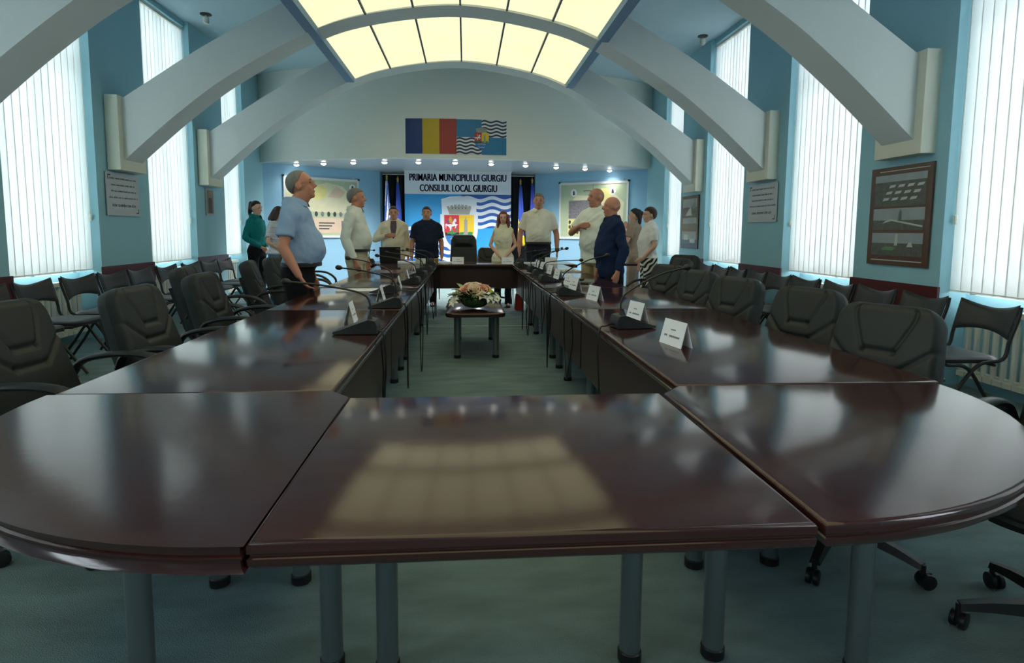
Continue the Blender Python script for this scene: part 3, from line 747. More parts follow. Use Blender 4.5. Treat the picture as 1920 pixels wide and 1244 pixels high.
# laptop, papers and small things on the head table
t = thing('laptop', 'open black laptop on the head table before the cream-jacketed man', 'laptop', (-1.10, 8.72, TZ))
b = MB(); b.slab(rrect(-0.15, 0.15, -0.02, 0.22, 0.012, 2), [(0.002, 0.018), (0, 0.016), (0, 0.003), (0.002, 0.0)]); b.obj('keyboard_base', PLAST, t)
b = MB(); b.box(-0.15, 0.15, -0.006, 0.006, 0.0, 0.215, Matrix.Translation((0, -0.02, 0.016)) @ Matrix.Rotation(math.radians(8), 4, 'X')); b.obj('screen_lid', PLAST, t)
for (x, y, w_, d_, rz, lab) in ((-0.83, 8.6, 0.3, 0.21, 0.1, 'white sheets of paper next to the laptop'), (-0.30, 8.52, 0.21, 0.15, -0.2, 'white paper pad between laptop and head name card'), (0.94, 8.46, 0.18, 0.10, 0.15, 'white papers between two head-table name cards')):
    t = tag(MB().box(-w_/2, w_/2, -d_/2, d_/2, 0, 0.025).obj('paper_stack', WHITEP), lab, 'paper'); t.location = (x, y, TZ); t.rotation_euler = (0, 0, rz)
t = thing('paper_sheet', 'white sheet lying at the blue-shirted man\'s table place', 'paper', (-0.86, 4.72, TZ), 0.05)
MB().box(-0.15, 0.15, -0.105, 0.105, 0, 0.004).obj('sheet', WHITEP, t)
for (x, y, lab) in ((1.02, 5.3, 'black phone on the table by the navy-shirted bald man'), (1.05, 5.75, 'black folder edge on the table beyond the black phone')):
    t = tag(MB().slab(rrect(-0.07, 0.07, -0.12, 0.12, 0.012, 3), [(0.002, 0.012), (0, 0.010), (0, 0.002), (0.002, 0)]).obj('phone', PLAST), lab, 'phone'); t.location = (x, y, TZ); t.rotation_euler = (0, 0, 1.2)
# desk microphones of the head table
for i, (x, hx, lab) in enumerate(((-1.38, -1.34, 'grey desk microphone at the laptop end of the head table'), (-0.50, -0.9, 'black desk microphone before the navy polo man'), (0.80, 1.02, 'black desk microphone before the red-haired woman'), (1.08, 1.42, 'black desk microphone leaning past the tall man\'s name card'))):
    t = mic_unit('desk microphones on the head table'); t.location = (x, 8.62, TZ); t.rotation_euler = (0, 0, PI/2); t['label'] = lab
    loc = Matrix.Rotation(-PI/2, 3, 'Z') @ (Vector((hx, 8.70, 0.93 if i < 3 else 0.97))-Vector((x, 8.62, TZ)))
    gooseneck(t, loc)
for i, (x, c_) in enumerate(((-0.68, WHITEM), (-0.60, CREAM), (-0.52+0.1, GOLD))):
    t = tag(MB().lathe([(0.02, 0), (0.032, 0.004), (0.034, 0.07), (0.03, 0.075), (0.027, 0.01), (0.001, 0.008)], 14).obj('cup', c_), ['white cup before the navy polo man', 'cream cup beside the white cup', 'golden cup near the paper pad'][i], 'cup'); t.location = (x, 8.44, TZ)
# red bag under the head table
t = thing('bag', 'bright red bag standing on the carpet behind the head table panel', 'bag', (0.83, 9.0, 0)); t.scale = (0.6, 0.6, 0.75)
b = MB(); b.rings([[(x*k, y*k2, z) for x, y in rrect(-0.11, 0.11, -0.06, 0.06, 0.03, 3)] for z, k, k2 in ((0, 0.9, 0.9), (0.1, 1.05, 1.1), (0.24, 1.0, 0.9), (0.34, 0.9, 0.4))]); b.obj('body', mat_rgb('bag_red', 220, 60, 40, rough=0.6), t)
b = MB(); b.tube(bez([(-0.06, 0, 0.33), (-0.04, 0, 0.42), (0.04, 0, 0.42), (0.06, 0, 0.33)], 5), 0.007, 6); b.obj('handle', mat_rgb('bag_red', 220, 60, 40), t)

# ------------------------------------------------------------------ flower arrangement
t = thing('flower_arrangement', 'low arrangement of peach, cream and white flowers on the coffee table', 'flowers', (0.09, 5.72, 0.468))
PEACH = mat_rgb('petal_peach', 238, 188, 162, rough=0.7, var=0.12, scale=(40, 40, 40)); CRM = mat_rgb('petal_cream', 244, 222, 196, rough=0.7, var=0.08, scale=(40, 40, 40))
WHT = mat_rgb('petal_white', 244, 245, 232, rough=0.7, var=0.06, scale=(40, 40, 40)); YEL = mat_rgb('petal_yellow', 214, 196, 60, rough=0.7); REDP = mat_rgb('petal_red', 190, 40, 50, rough=0.7)
LEAFM = mat_rgb('leaf_green', 66, 96, 58, rough=0.55, var=0.3, scale=(20, 20, 20)); LIME = mat_rgb('leaf_lime', 150, 170, 110, rough=0.6, var=0.2, scale=(20, 20, 20)); BLUP = mat_rgb('petal_blue', 40, 44, 110, rough=0.7)
def bloom_mesh(m, kind):
    b = MB()
    if kind == 'rose':
        for (r, z0, z1, n, tw) in ((0.012, 0.0, 0.042, 5, 0.2), (0.024, -0.002, 0.040, 6, 0.9), (0.038, -0.006, 0.032, 7, 0.3), (0.050, -0.012, 0.018, 8, 0.6)):
            for k in range(n):
                a = 2*PI*k/n+tw; wd = 2.3*PI/n/2
                P = []
                for (rr, z) in ((0.3, z0-0.012), (0.85, z0+0.008), (1.0, z1), (1.12, z1+0.002)):
                    for q in (-1, -0.4, 0.4, 1): P.append((r*rr*math.cos(a+q*wd), r*rr*math.sin(a+q*wd), z-0.006*q*q))
                b.add(P, [(i*4+j, i*4+j+1, i*4+j+5, i*4+j+4) for i in range(3) for j in range(3)])
    elif kind == 'lily':
        for k in range(6):
            a = 2*PI*k/6; c, s = math.cos(a), math.sin(a); P = []
            for (r, z, wd) in ((0.004, 0, 0.004), (0.025, 0.018, 0.015), (0.048, 0.02, 0.014), (0.066, 0.008, 0.002)):
                for q in (-1, 0, 1): P.append((r*c-s*wd*q, r*s+c*wd*q, z+0.004*abs(q)))
            b.add(P, [(i*3+j, i*3+j+1, i*3+j+4, i*3+j+3) for i in range(3) for j in range(2)])
        b.ell((0, 0, 0.014), (0.007, 0.007, 0.012), 6, 4)
    else:
        for k in range(14):
            a = 2.399*k; r = 0.009*math.sqrt(k); b.ell((r*math.cos(a), r*math.sin(a), 0.02-r*0.35), (0.010, 0.010, 0.012), 6, 4)
    return b.mesh(kind, m, 60)
BL = {(k, m.name): bloom_mesh(m, k) for k, m in (('rose', PEACH), ('rose', CRM), ('lily', WHT), ('lily', CRM), ('cluster', WHT), ('cluster', YEL), ('cluster', REDP), ('cluster', BLUP), ('cluster', LIME))}
lf = MB()
P = []
for i in range(6):
    k = i/5; wd = 0.022*math.sin(PI*min(1, k*0.92+0.06)); x = 0.12*k; z = 0.03*math.sin(k*2.6)
    for q in (-1, 0, 1): P.append((x, wd*q, z+0.005*abs(q)))
lf.add(P, [(i*3+j, i*3+j+1, i*3+j+4, i*3+j+3) for i in range(5) for j in range(2)])
LEAF1 = lf.mesh('leaf', LEAFM, 60); LEAF2 = lf.mesh('leaf', LIME, 60)
rf = random.Random(3)
b = MB(); b.ell((0, 0, 0.075), (0.14, 0.11, 0.072), 14, 8); b.obj('foam_block', LEAFM, t)
def dome(u, v): return 0.07+0.135*max(0, 1-u*u-v*v)
FL = []
main = [('rose', PEACH, -0.08, -0.06, 1.2), ('rose', CRM, -0.01, -0.09, 1.35), ('rose', CRM, 0.0, -0.03, 1.2), ('rose', PEACH, 0.06, -0.05, 1.1), ('rose', PEACH, 0.03, 0.05, 1.2), ('rose', PEACH, 0.10, 0.02, 1.1), ('rose', CRM, -0.05, 0.02, 1.2), ('rose', PEACH, -0.10, -0.02, 1.0),
        ('lily', WHT, -0.19, -0.08, 1.0), ('lily', WHT, 0.16, -0.10, 1.1), ('lily', WHT, 0.12, -0.12, 1.1), ('lily', WHT, -0.10, 0.10, 1.1), ('lily', WHT, 0.02, 0.12, 1.1), ('lily', CRM, 0.06, -0.12, 1.0), ('lily', WHT, 0.20, -0.02, 1.0), ('lily', CRM, -0.16, 0.03, 1.0), ('lily', WHT, -0.02, 0.14, 1.1), ('lily', WHT, -0.20, -0.13, 0.9), ('rose', PEACH, 0.10, 0.09, 1.0),
        ('cluster', YEL, 0.15, 0.0, 1.1), ('cluster', REDP, 0.16, 0.07, 1.0), ('cluster', BLUP, -0.15, 0.08, 1.0), ('cluster', WHT, 0.08, 0.13, 1.1), ('cluster', LIME, -0.18, 0.0, 1.0), ('cluster', WHT, -0.07, 0.14, 1.0), ('cluster', LIME, 0.18, 0.04, 1.0), ('cluster', REDP, 0.02, -0.02, 0.7), ('cluster', WHT, 0.17, -0.06, 1.0), ('cluster', LIME, 0.0, -0.13, 1.0)]
for (k, m, x, y, s) in main:
    o = link(k if k != 'cluster' else 'small_blossom', BL[(k, m.name)], t, (x, y, dome(x/0.24, y/0.18))); d = Vector((x*3.2, y*3.2-0.25, 0.7)).normalized()
    o.rotation_euler = d.to_track_quat('Z', 'Y').to_euler(); o.scale = (s*1.05,)*3
for i in range(60):
    a = rf.uniform(0, 2*PI); r = rf.uniform(0.35, 0.8)
    o = link('leaf', LEAF1 if i % 3 else LEAF2, t, (0.19*r*math.cos(a), 0.14*r*math.sin(a), 0.045+rf.uniform(0, 0.085))); o.rotation_euler = (rf.uniform(-0.4, 0.4), rf.uniform(-0.7, 0.1), a); o.scale = (rf.uniform(0.8, 1.3),)*3

# ================================================================== BANNER, FLAGS, WALL PIECES
def at(o, m_): o.matrix_world = m_; return o
CY = mat_rgb('print_cyan_blue', 44, 150, 214, rough=0.45, var=0.05); DB = mat_rgb('print_deep_blue', 28, 86, 164, rough=0.45, var=0.05); PW = mat_rgb('print_white', 214, 220, 232, rough=0.4, var=0.02)
PRED = mat_rgb('print_red', 196, 44, 62, rough=0.5); PYEL = mat_rgb('print_yellow', 226, 190, 48, rough=0.5); PGRN = mat_rgb('print_green', 44, 130, 74, rough=0.5); PGRY = mat_rgb('print_stone_grey', 150, 150, 146, rough=0.5, var=0.2, scale=(60, 60, 60))
PBLK = mat_rgb('print_black', 34, 34, 38, rough=0.5); PBLU = mat_rgb('print_base_blue', 40, 110, 180, rough=0.5); PORG = mat_rgb('print_ochre', 200, 140, 50, rough=0.5); PVIO = mat_rgb('print_violet', 80, 80, 150, rough=0.5)
def emblem(pr, cx, cy, W, lay, outline=True, fine=True):
    """city arms: cx, cy = middle of the shield's top edge; W = shield width"""
    Z = lambda x, y: (cx+(x-1442)/455*W, cy-(y-300)/455*W)
    def shield(g):
        P = [(-0.5-g, 0+g*0.2), (0.5+g, 0+g*0.2)]
        n = 14
        R = [(0.5+g, -0.48)]
        for i in range(1, n+1):
            a = i/n*PI/2; R.append(((0.5+g)*math.cos(a)**0.85, -0.48-(0.64+g)*math.sin(a)**1.05))
        return [(cx+x*W, cy+y*W) for x, y in P+R+[(-x, y) for x, y in reversed(R[:-1])]]
    if outline:
        pr.poly('shield_border', list(reversed(shield(0.13))), PW, lay)
        pr.poly('crown_border', [Z(1180, 300), Z(1704, 300), Z(1704, 240), Z(1715, 60), Z(1580, 20), Z(1442, 10), Z(1304, 20), Z(1169, 60), Z(1180, 240)], PW, lay+0.5)
    full = shield(0.0)
    pr.poly('shield_base', list(reversed(full)), PBLU, lay+1)
    def half_poly(s, y1):   # upper half field clipped to the shield side
        pts = [(0, 0), (s*0.5, 0), (s*0.5, -0.48)]
        for i in range(1, 8):
            a = i/14*PI/2; x, y = 0.5*math.cos(a)**0.85, -0.48-0.64*math.sin(a)**1.05
            if y > -y1: pts.append((s*x, y))
        last = 0.485 if y1 > 0.6 else 0.5
        pts += [(s*0.468, -y1), (0, -y1)]
        pts = [(cx+x*W, cy+y*W) for x, y in pts]
        return pts if s < 0 else list(reversed(pts))
    pr.poly('red_field', half_poly(-1, 0.686), PRED, lay+2)
    pr.poly('yellow_field', half_poly(1, 0.686), PYEL, lay+2)
    pr.poly('black_ground', [Z(1238, 612), Z(1440, 612), Z(1440, 568), Z(1340, 560), Z(1226, 572)], PBLK, lay+3)
    pr.poly('green_hill', [Z(1442, 612), Z(1640, 612), Z(1654, 560), Z(1600, 556), Z(1560, 566), Z(1500, 560), Z(1442, 568)], PGRN, lay+3)
    pr.poly('tower', [Z(1508, 606), Z(1580, 606), Z(1572, 545), Z(1566, 400), Z(1574, 385), Z(1552, 370), Z(1546, 340), Z(1541, 305), Z(1536, 340), Z(1531, 370), Z(1509, 385), Z(1518, 400), Z(1516, 545)], PGRY, lay+4)
    pr.poly('horse', [Z(*p) for p in reversed([(1232, 440), (1245, 430), (1268, 445), (1300, 440), (1335, 430), (1350, 395), (1365, 370), (1378, 352), (1395, 360), (1400, 400), (1385, 402), (1378, 420), (1385, 438), (1415, 440), (1420, 455), (1400, 462), (1395, 490), (1378, 505), (1372, 498), (1385, 478), (1380, 465), (1345, 475), (1325, 480), (1330, 500), (1318, 520), (1312, 540), (1300, 540), (1305, 515), (1285, 480), (1268, 470), (1250, 460), (1245, 490), (1240, 515), (1235, 480)])], PW, lay+4)
    pr.poly('rider', [Z(*p) for p in reversed([(1285, 352), (1300, 325), (1318, 325), (1328, 345), (1340, 375), (1335, 400), (1342, 440), (1325, 455), (1318, 420), (1295, 425), (1285, 395)])], PORG, lay+5)
    pr.poly('cape', [Z(*p) for p in reversed([(1255, 385), (1280, 375), (1290, 395), (1298, 425), (1275, 420), (1258, 405)])], PVIO, lay+6)
    pr.poly('dragon', [Z(*p) for p in reversed([(1258, 590), (1262, 560), (1280, 565), (1300, 555), (1315, 535), (1350, 505), (1340, 530), (1345, 555), (1370, 560), (1395, 555), (1405, 535), (1385, 530), (1380, 510), (1400, 500), (1415, 515), (1415, 560), (1395, 580), (1370, 588), (1365, 605), (1350, 590), (1330, 605), (1310, 588), (1280, 590)])], PGRN, lay+5)
    # bridge and wave in the blue base
    pr.poly('bridge', [Z(*p) for p in ((1300, 675), (1585, 675), (1585, 664), (1525, 630), (1355, 630), (1300, 664))], PGRY, lay+3)
    for k in range(5):
        x0 = 1345+k*40; pr.poly('bridge_gap', [Z(x0, 664), Z(x0+32, 664), Z(x0+16, 640)], PBLU, lay+4)
    for x0 in (1354, 1520): pr.poly('bridge_pier', [Z(x0, 722), Z(x0+10, 722), Z(x0+10, 675), Z(x0, 675)], PGRY, lay+3)
    xs_ = [1350+190*i/16 for i in range(17)]
    pr.band('wave_line', [Z(x, 0)[0] for x in xs_], lambda X: Z(0, 758-8*math.sin((X-cx)/W*455/190*4*PI))[1], lambda X: Z(0, 742-8*math.sin((X-cx)/W*455/190*4*PI))[1], PW, lay+3)
    # mural crown
    top = []
    for k in range(7):
        a0 = -1+2*k/7; a1 = a0+0.2
        yt = lambda a: 140+32*a*a
        top += [(1447+195*a0, yt(a0)), (1447+195*a1, yt(a1)), (1447+195*a1, yt(a1)+22), (1447+195*(a0+2/7), yt(a1)+22)]
    pr.poly('mural_crown', [Z(*p) for p in [(1295, 292), (1600, 292)]+list(reversed(top[:-1]))], PGRY, lay+4)
    for k in range(5):
        x0 = 1340+k*50; pr.poly('crown_window', [Z(x0-5, 205), Z(x0+5, 205), Z(x0+5, 185), Z(x0-5, 185)], PBLK, lay+5)
def waves(pr, x0, x1, y0, y1, n, m, lay, amp, wl, frac=0.5, steps=36):
    pitch = (y1-y0)/n; xs_ = [x0+(x1-x0)*i/steps for i in range(steps+1)]
    cl = lambda v: max(y0, min(y1, v))
    for k in range(n):
        yb = y0+pitch*(k+0.25)
        f = lambda x: amp*math.sin(2*PI*(x-x0)/wl)
        pr.band('wave_stripe', xs_, lambda x: cl(yb+f(x)), lambda x: cl(yb+pitch*frac+f(x)), m, lay)

# --- tall banner behind the head table
t = thing('banner', 'tall printed banner with navy lettering, blue waves and coat of arms', 'banner')
at(t, face_matrix((-0.163, 13.2, 0), (1, 0, 0), (0, 0, 1)))
bw = 1.175
b = MB(); b.box(-bw, bw, 0.22, 2.525, -0.012, 0); b.obj('cloth', PW, t)
b = MB(); b.tube([(-bw-0.02, 2.53, -0.006), (bw+0.02, 2.53, -0.006)], 0.014, 8); b.obj('top_rail', WHITEM, t)
for s in (-1, 1):
    b = MB(); b.tube([(s*0.9, 0.0, -0.02), (s*0.9, 2.52, -0.02)], 0.012, 8); b.obj('support_pole', STEEL, t)
    b = MB(); b.box(s*0.9-0.04, s*0.9+0.04, 0.0, 0.02, -0.25, 0.25); b.obj('foot', STEEL, t)
pr = Print(t)
hx, hz = 0.07, 1.277
pr.rect('blue_field', -bw, hx, hz, 2.02, CY, 1); pr.rect('blue_field', hx, bw, 0.22, hz, CY, 1)
pr.rect('deep_blue_field', hx, bw, hz, 2.02, DB, 1); pr.rect('deep_blue_field', -bw, hx, 0.22, hz, DB, 1)
waves(pr, hx, bw, hz-0.02, 1.99, 5, PW, 2, 0.035, 0.55, 0.52)
waves(pr, -bw, hx, 0.22, hz+0.03, 7, PW, 2, 0.035, 0.55, 0.52)
emblem(pr, 0.02, 1.565, 0.66, 3)
pr.mesh('lettering', text_mesh('PRIMARIA MUNICIPIULUI GIURGIU', DARKINK, 0.155, 2.13, 0.004, 0.006), 0.0, 2.385, 3)
pr.mesh('lettering', text_mesh('CONSILIUL LOCAL GIURGIU', DARKINK, 0.155, 1.70, 0.004, 0.006), 0.01, 2.155, 3)

# --- two flag panels on the bulkhead
warp = lambda x, y, z: (x, fasc_y(x)-0.022-z, y)
def panel_board(t, x0, x1, z0, z1):
    n = 14; b = MB()
    R = [[(x, fasc_y(x)-0.022, z0), (x, fasc_y(x)-0.022, z1), (x, fasc_y(x)-0.001, z1), (x, fasc_y(x)-0.001, z0)] for x in [x0+(x1-x0)*i/n for i in range(n+1)]]
    b.rings(R); b.obj('board', PW, t)
t = thing('flag_panel', 'blue, yellow and red tricolour flag panel on the white bulkhead', 'flag'); panel_board(t, -1.085, -0.167, 2.61, 3.235)
pr = Print(t, warp); w3 = 0.918/3
for k, m in enumerate((mat_rgb('flag_blue', 14, 52, 112, rough=0.35), mat_rgb('flag_yellow', 196, 164, 30, rough=0.35), mat_rgb('flag_red', 158, 42, 40, rough=0.35))):
    pr.rect(('blue_stripe', 'yellow_stripe', 'red_stripe')[k], -1.085+k*w3, -1.085+(k+1)*w3, 2.61, 3.235, m, 1, 6)
t = thing('flag_panel', 'quartered flag panel with wavy stripes and small arms on the bulkhead', 'flag'); panel_board(t, -0.163, 0.747, 2.605, 3.23)
pr = Print(t, warp); xm, zm = 0.292, 2.915; FB = mat_rgb('flag_sky_blue', 30, 118, 164, rough=0.4); INK = mat_rgb('flag_wave_ink', 34, 46, 66, rough=0.4)
pr.rect('blue_quarter', -0.163, xm, zm, 3.23, FB, 1, 8); pr.rect('blue_quarter', xm, 0.747, 2.605, zm, FB, 1, 8)
waves(pr, xm, 0.747, zm, 3.23, 5, INK, 1, 0.014, 0.22, 0.5); waves(pr, -0.163, xm, 2.605, zm, 5, INK, 1, 0.014, 0.22, 0.5)
emblem(pr, xm-0.0, 2.995, 0.26, 2, False)

# --- flags on poles
def pole_flag(x, y, z_top, rgb, kind, label):
    t = thing('pole_flag', label, 'flag', (x, y, 0), 0, 'flags on poles beside the banner')
    b = MB(); b.lathe([(0.10, 0.0), (0.10, 0.02), (0.05, 0.04), (0.02, 0.10)], 18); b.obj('stand', GOLD, t)
    b = MB(); b.tube([(0, 0, 0.08), (0, 0, z_top-0.12)], 0.013, 8); b.obj('pole', mat_rgb('pole_wood', 120, 84, 50, rough=0.5), t)
    b = MB(); b.lathe([(0.012, z_top-0.13), (0.022, z_top-0.11), (0.014, z_top-0.09), (0.026, z_top-0.06), (0.014, z_top-0.03), (0.002, z_top)], 10); b.obj('finial', GOLD, t)
    b = MB(); n, m = 40, 26; zt = z_top-0.14; zb = 0.95; V = []
    for j in range(m+1):
        k = j/m; z = zt-(zt-zb)*k; r = 0.018+0.062*k**0.7
        for i in range(n):
            a = 2*PI*i/n; rr = r*(1+0.30*math.sin(5*a+2.2*k)+0.12*math.sin(9*a-1.5*k))
            V.append((0.02*k+rr*math.cos(a)*0.85, -0.02+rr*math.sin(a)*0.7, z-0.06*k*math.sin(a+1)))
    F = []; I = []
    for j in range(m):
        for i in range(n):
            F.append((j*n+(i+1) % n, j*n+i, (j+1)*n+i, (j+1)*n+(i+1) % n))
            if kind == 'striped': I.append(1 if int(i/n*8+j/m*3) % 2 else 0)
            elif kind == 'yellow_hem': I.append(1 if j/m > 0.72+0.14*math.cos(2*PI*i/n) else 0)
            else: I.append(0)
    b.add(V, F); b.mi = I
    b.obj('cloth', [mat_rgb('cloth_%d_%d_%d' % rgb, *rgb, rough=0.7), PYEL if kind == 'yellow_hem' else mat_rgb('cloth_white', 220, 224, 232, rough=0.7)], t, smooth=80)
pole_flag(-1.69, 12.95, 2.42, (40, 80, 170), 'striped', 'white and blue striped flag hanging on a pole beside the banner')
pole_flag(-1.46, 12.98, 2.38, (40, 66, 160), 'plain', 'plain blue flag on a pole between striped flag and banner')
pole_flag(1.20, 12.95, 2.36, (40, 72, 170), 'yellow_hem', 'blue flag with a yellow hem on a pole beside the banner')
pole_flag(1.46, 12.98, 2.39, (36, 60, 160), 'plain', 'plain blue flag on a pole next to the yellow-hemmed flag')

# --- map boards on the angled back walls
MAPG = mat_rgb('map_pale_green', 176, 190, 160, rough=0.45, var=0.12, scale=(6, 6, 6)); MAPY = mat_rgb('map_yellow', 222, 214, 140, rough=0.45, var=0.1, scale=(8, 8, 8)); MAPP = mat_rgb('map_pink', 214, 190, 168, rough=0.45, var=0.1, scale=(8, 8, 8))
MAPC = mat_rgb('map_cream', 216, 212, 180, rough=0.45, var=0.1, scale=(7, 7, 7)); MAPK = mat_rgb('map_photo_grey', 120, 116, 122, rough=0.45, var=0.97, scale=(34, 34, 34)); MAPD = mat_rgb('map_ink', 62, 60, 60, rough=0.5); ALU = mat_rgb('board_frame_white', 216, 218, 220, rough=0.35)
def board(t, W, H, m):
    b = MB(); b.box(-W/2, W/2, 0, H, 0.002, 0.02); b.obj('board', m, t)
    for (x0, x1, y0, y1) in ((-W/2, W/2, 0, 0.05), (-W/2, W/2, H-0.05, H), (-W/2, -W/2+0.04, 0.05, H-0.05), (W/2-0.04, W/2, 0.05, H-0.05)):
        f = MB(); f.box(x0, x1, y0, y1, 0.004, 0.032); f.obj('frame_bar', ALU, t)
    for (x, y) in ((-W/2, 0), (W/2, 0), (-W/2, H), (W/2, H)):
        f = MB(); f.box(x-0.02, x+0.02, y-0.02, y+0.02, 0.003, 0.036); f.obj('corner_cap', PLAST, t)
    for s in (-1, 1): f = MB(); f.lathe([(0.016, 0.02), (0.016, 0.045), (0.004, 0.05)], 10, (s*(W/2-0.12), H+0.03, -0.018)); f.obj('hook', ALU, t)
    return Print(t, lambda x, y, z: (x, y, z+0.0205))
def on_wall(A, B, u, z):
    A = Vector((*A, 0)); B = Vector((*B, 0)); d = (B-A).normalized(); p = A+d*u; p.z = z
    return face_matrix(p, d, (0, 0, 1))
t = thing('map_board', 'framed map board in yellow and pink tones behind the blue-shirted man', 'map'); at(t, on_wall(LA, LB, 1.24, 1.05))
pr = board(t, 1.63, 1.26, MAPG)
pr.poly('county_shape', [(-0.25, 0.55), (0.6, 0.52), (0.68, 0.85), (0.45, 1.1), (0.1, 1.17), (-0.2, 1.08), (-0.42, 0.9), (-0.4, 0.65)], MAPC, 1)
pr.poly('county_region', [(-0.3, 0.9), (-0.05, 1.12), (0.1, 1.05), (0.05, 0.85), (-0.15, 0.78)], MAPY, 2); pr.poly('county_region', [(0.1, 0.86), (0.3, 1.1), (0.5, 0.98), (0.4, 0.85)], MAPP, 2)
pr.rect('legend_field', -0.5, 0.66, 0.1, 0.42, MAPP, 1); pr.rect('list_field', -0.77, -0.52, 0.1, 1.15, MAPC, 1)
pr.disc('seal', 0.67, 1.08, 0.075, 0.075, WHITEP, 2); pr.poly('seal_figure', [(0.64, 1.03), (0.70, 1.03), (0.69, 1.11), (0.67, 1.13), (0.65, 1.11)], MAPD, 3)
for k in range(8): pr.disc('portrait', -0.42+k*0.135, 0.50, 0.035, 0.055, MAPD if k % 3 else MAPK, 2, 12)
for k in range(3): pr.rect('caption', -0.1, 0.25-0.06*k, 0.30-k*0.06, 0.325-k*0.06, MAPD, 2)
pr.rect('photo', 0.40, 0.52, 0.16, 0.36, MAPK, 2); pr.rect('photo', -0.40, -0.2, 0.16, 0.36, MAPK, 2)
t = thing('map_board', 'framed green map board with grey crowd photo behind the bald men', 'map'); at(t, on_wall(RA, RB, 1.46, 1.05))
pr = board(t, 1.64, 1.26, MAPG)
pr.poly('county_shape', [(0.1, 0.35), (0.7, 0.4), (0.72, 0.8), (0.5, 1.0), (0.28, 1.1), (0.05, 0.95), (-0.4, 0.98), (-0.5, 0.85), (-0.1, 0.7)], MAPC, 1)
pr.poly('county_region', [(0.05, 0.9), (0.2, 1.12), (0.36, 1.1), (0.5, 0.9), (0.2, 0.8)], MAPY, 2); pr.poly('county_region', [(0.0, 0.5), (0.3, 0.85), (0.5, 0.6), (0.2, 0.4)], MAPP, 2)
pr.rect('photo', -0.58, 0.05, 0.46, 0.86, MAPK, 3); pr.rect('list_field', -0.30, 0.1, 0.1, 0.42, MAPC, 2); pr.rect('photo_field', -0.6, -0.32, 0.1, 0.44, MAPY, 2)
for (x, y) in ((-0.46, 1.03), (0.46, 1.05)): pr.disc('seal', x, y, 0.075, 0.085, WHITEP, 3); pr.poly('seal_figure', [(x-0.025, y-0.05), (x+0.03, y-0.05), (x+0.02, y+0.02), (x, y+0.055), (x-0.02, y+0.02)], MAPD, 4)
for i, (x, y) in enumerate(((-0.55, 0.38), (-0.36, 0.38), (-0.455, 0.34), (-0.55, 0.27), (-0.36, 0.27), (-0.455, 0.22), (-0.55, 0.15), (-0.36, 0.15))): pr.disc('portrait', x, y, 0.03, 0.042, MAPD, 3, 12)
pr.rect('fold_line', 0.0, 0.006, 0.95, 1.2, MAPD, 2); pr.rect('caption', -0.22, 0.02, 1.06, 1.075, MAPD, 2)

# --- lettered plaques on the pillars
PLQ = mat_rgb('plaque_silver', 186, 190, 192, rough=0.35, metal=0.0, var=0.04)
def plaque(m_, W, H, label):
    t = thing('plaque', label, 'plaque', group=None); at(t, m_)
    b = MB(); b.box(-W/2, W/2, 0, H, 0.012, 0.02); b.obj('plate', PLQ, t)
    for x in (-W/2+0.03, W/2-0.03):
        for y in (0.03, H-0.03): b = MB(); b.lathe([(0.008, -0.006), (0.008, 0.012)], 8, (x, y, 0)); b.obj('spacer', CHROME, t)
    pr = Print(t, lambda x, y, z: (x, y, z+0.0203)); rr = random.Random(5)
    for (yy, hh, ww) in ((0.84, 0.045, 0.82), (0.69, 0.045, 0.72), (0.55, 0.045, 0.74), (0.40, 0.045, 0.88), (0.21, 0.07, 0.70)):
        q = MB(); x = -ww*W/2
        while x < ww*W/2:
            for _ in range(rr.randint(3, 8)):
                w_ = hh*H*rr.uniform(0.35, 0.7); h1 = hh*H*rr.choice((0.7, 0.7, 0.7, 1.0)); st = w_*0.3
                for (a, c, d, e) in ((0, st, 0, h1), (w_-st, w_, 0, hh*H*0.7), (0, w_, hh*H*0.6, hh*H*0.7)) if rr.random() < 0.7 else ((0, st, 0, h1), (0, w_, 0, st), (0, w_, hh*H*0.58, hh*H*0.7)):
                    q.add([pr.warp(x+xx, yy*H+yv, 0.001) for xx, yv in ((a, d), (c, d), (c, e), (a, e))], [(0, 1, 2, 3)])
                x += w_*1.18
                if x > ww*W/2: break
            x += hh*H*0.5
        tag(q.obj('lettering', BLACKINK, t, smooth=0), kind='stuff')
    for (sx, sy) in ((-1, 1), (1, -1)):
        x, y = sx*(W/2-0.03), (H-0.03 if sy > 0 else 0.03)
        pr.poly('corner_mark', [(x, y), (x-sx*0.055, y), (x-sx*0.055, y-sy*0.012), (x-sx*0.012, y-sy*0.012), (x-sx*0.012, y-sy*0.055), (x, y-sy*0.055)][::(1 if sx*sy > 0 else -1)], BLACKINK, 1)
plaque(face_matrix((XL, 7.26, 1.37), (0, 1, 0), (0, 0, 1)), 0.66, 0.49, 'silver lettered plaque under the arch corbel, icon-picture side')
plaque(face_matrix((XR, 7.30, 1.36), (0, -1, 0), (0, 0, 1)), 0.72, 0.49, 'silver lettered plaque under the arch corbel, photo-poster side')
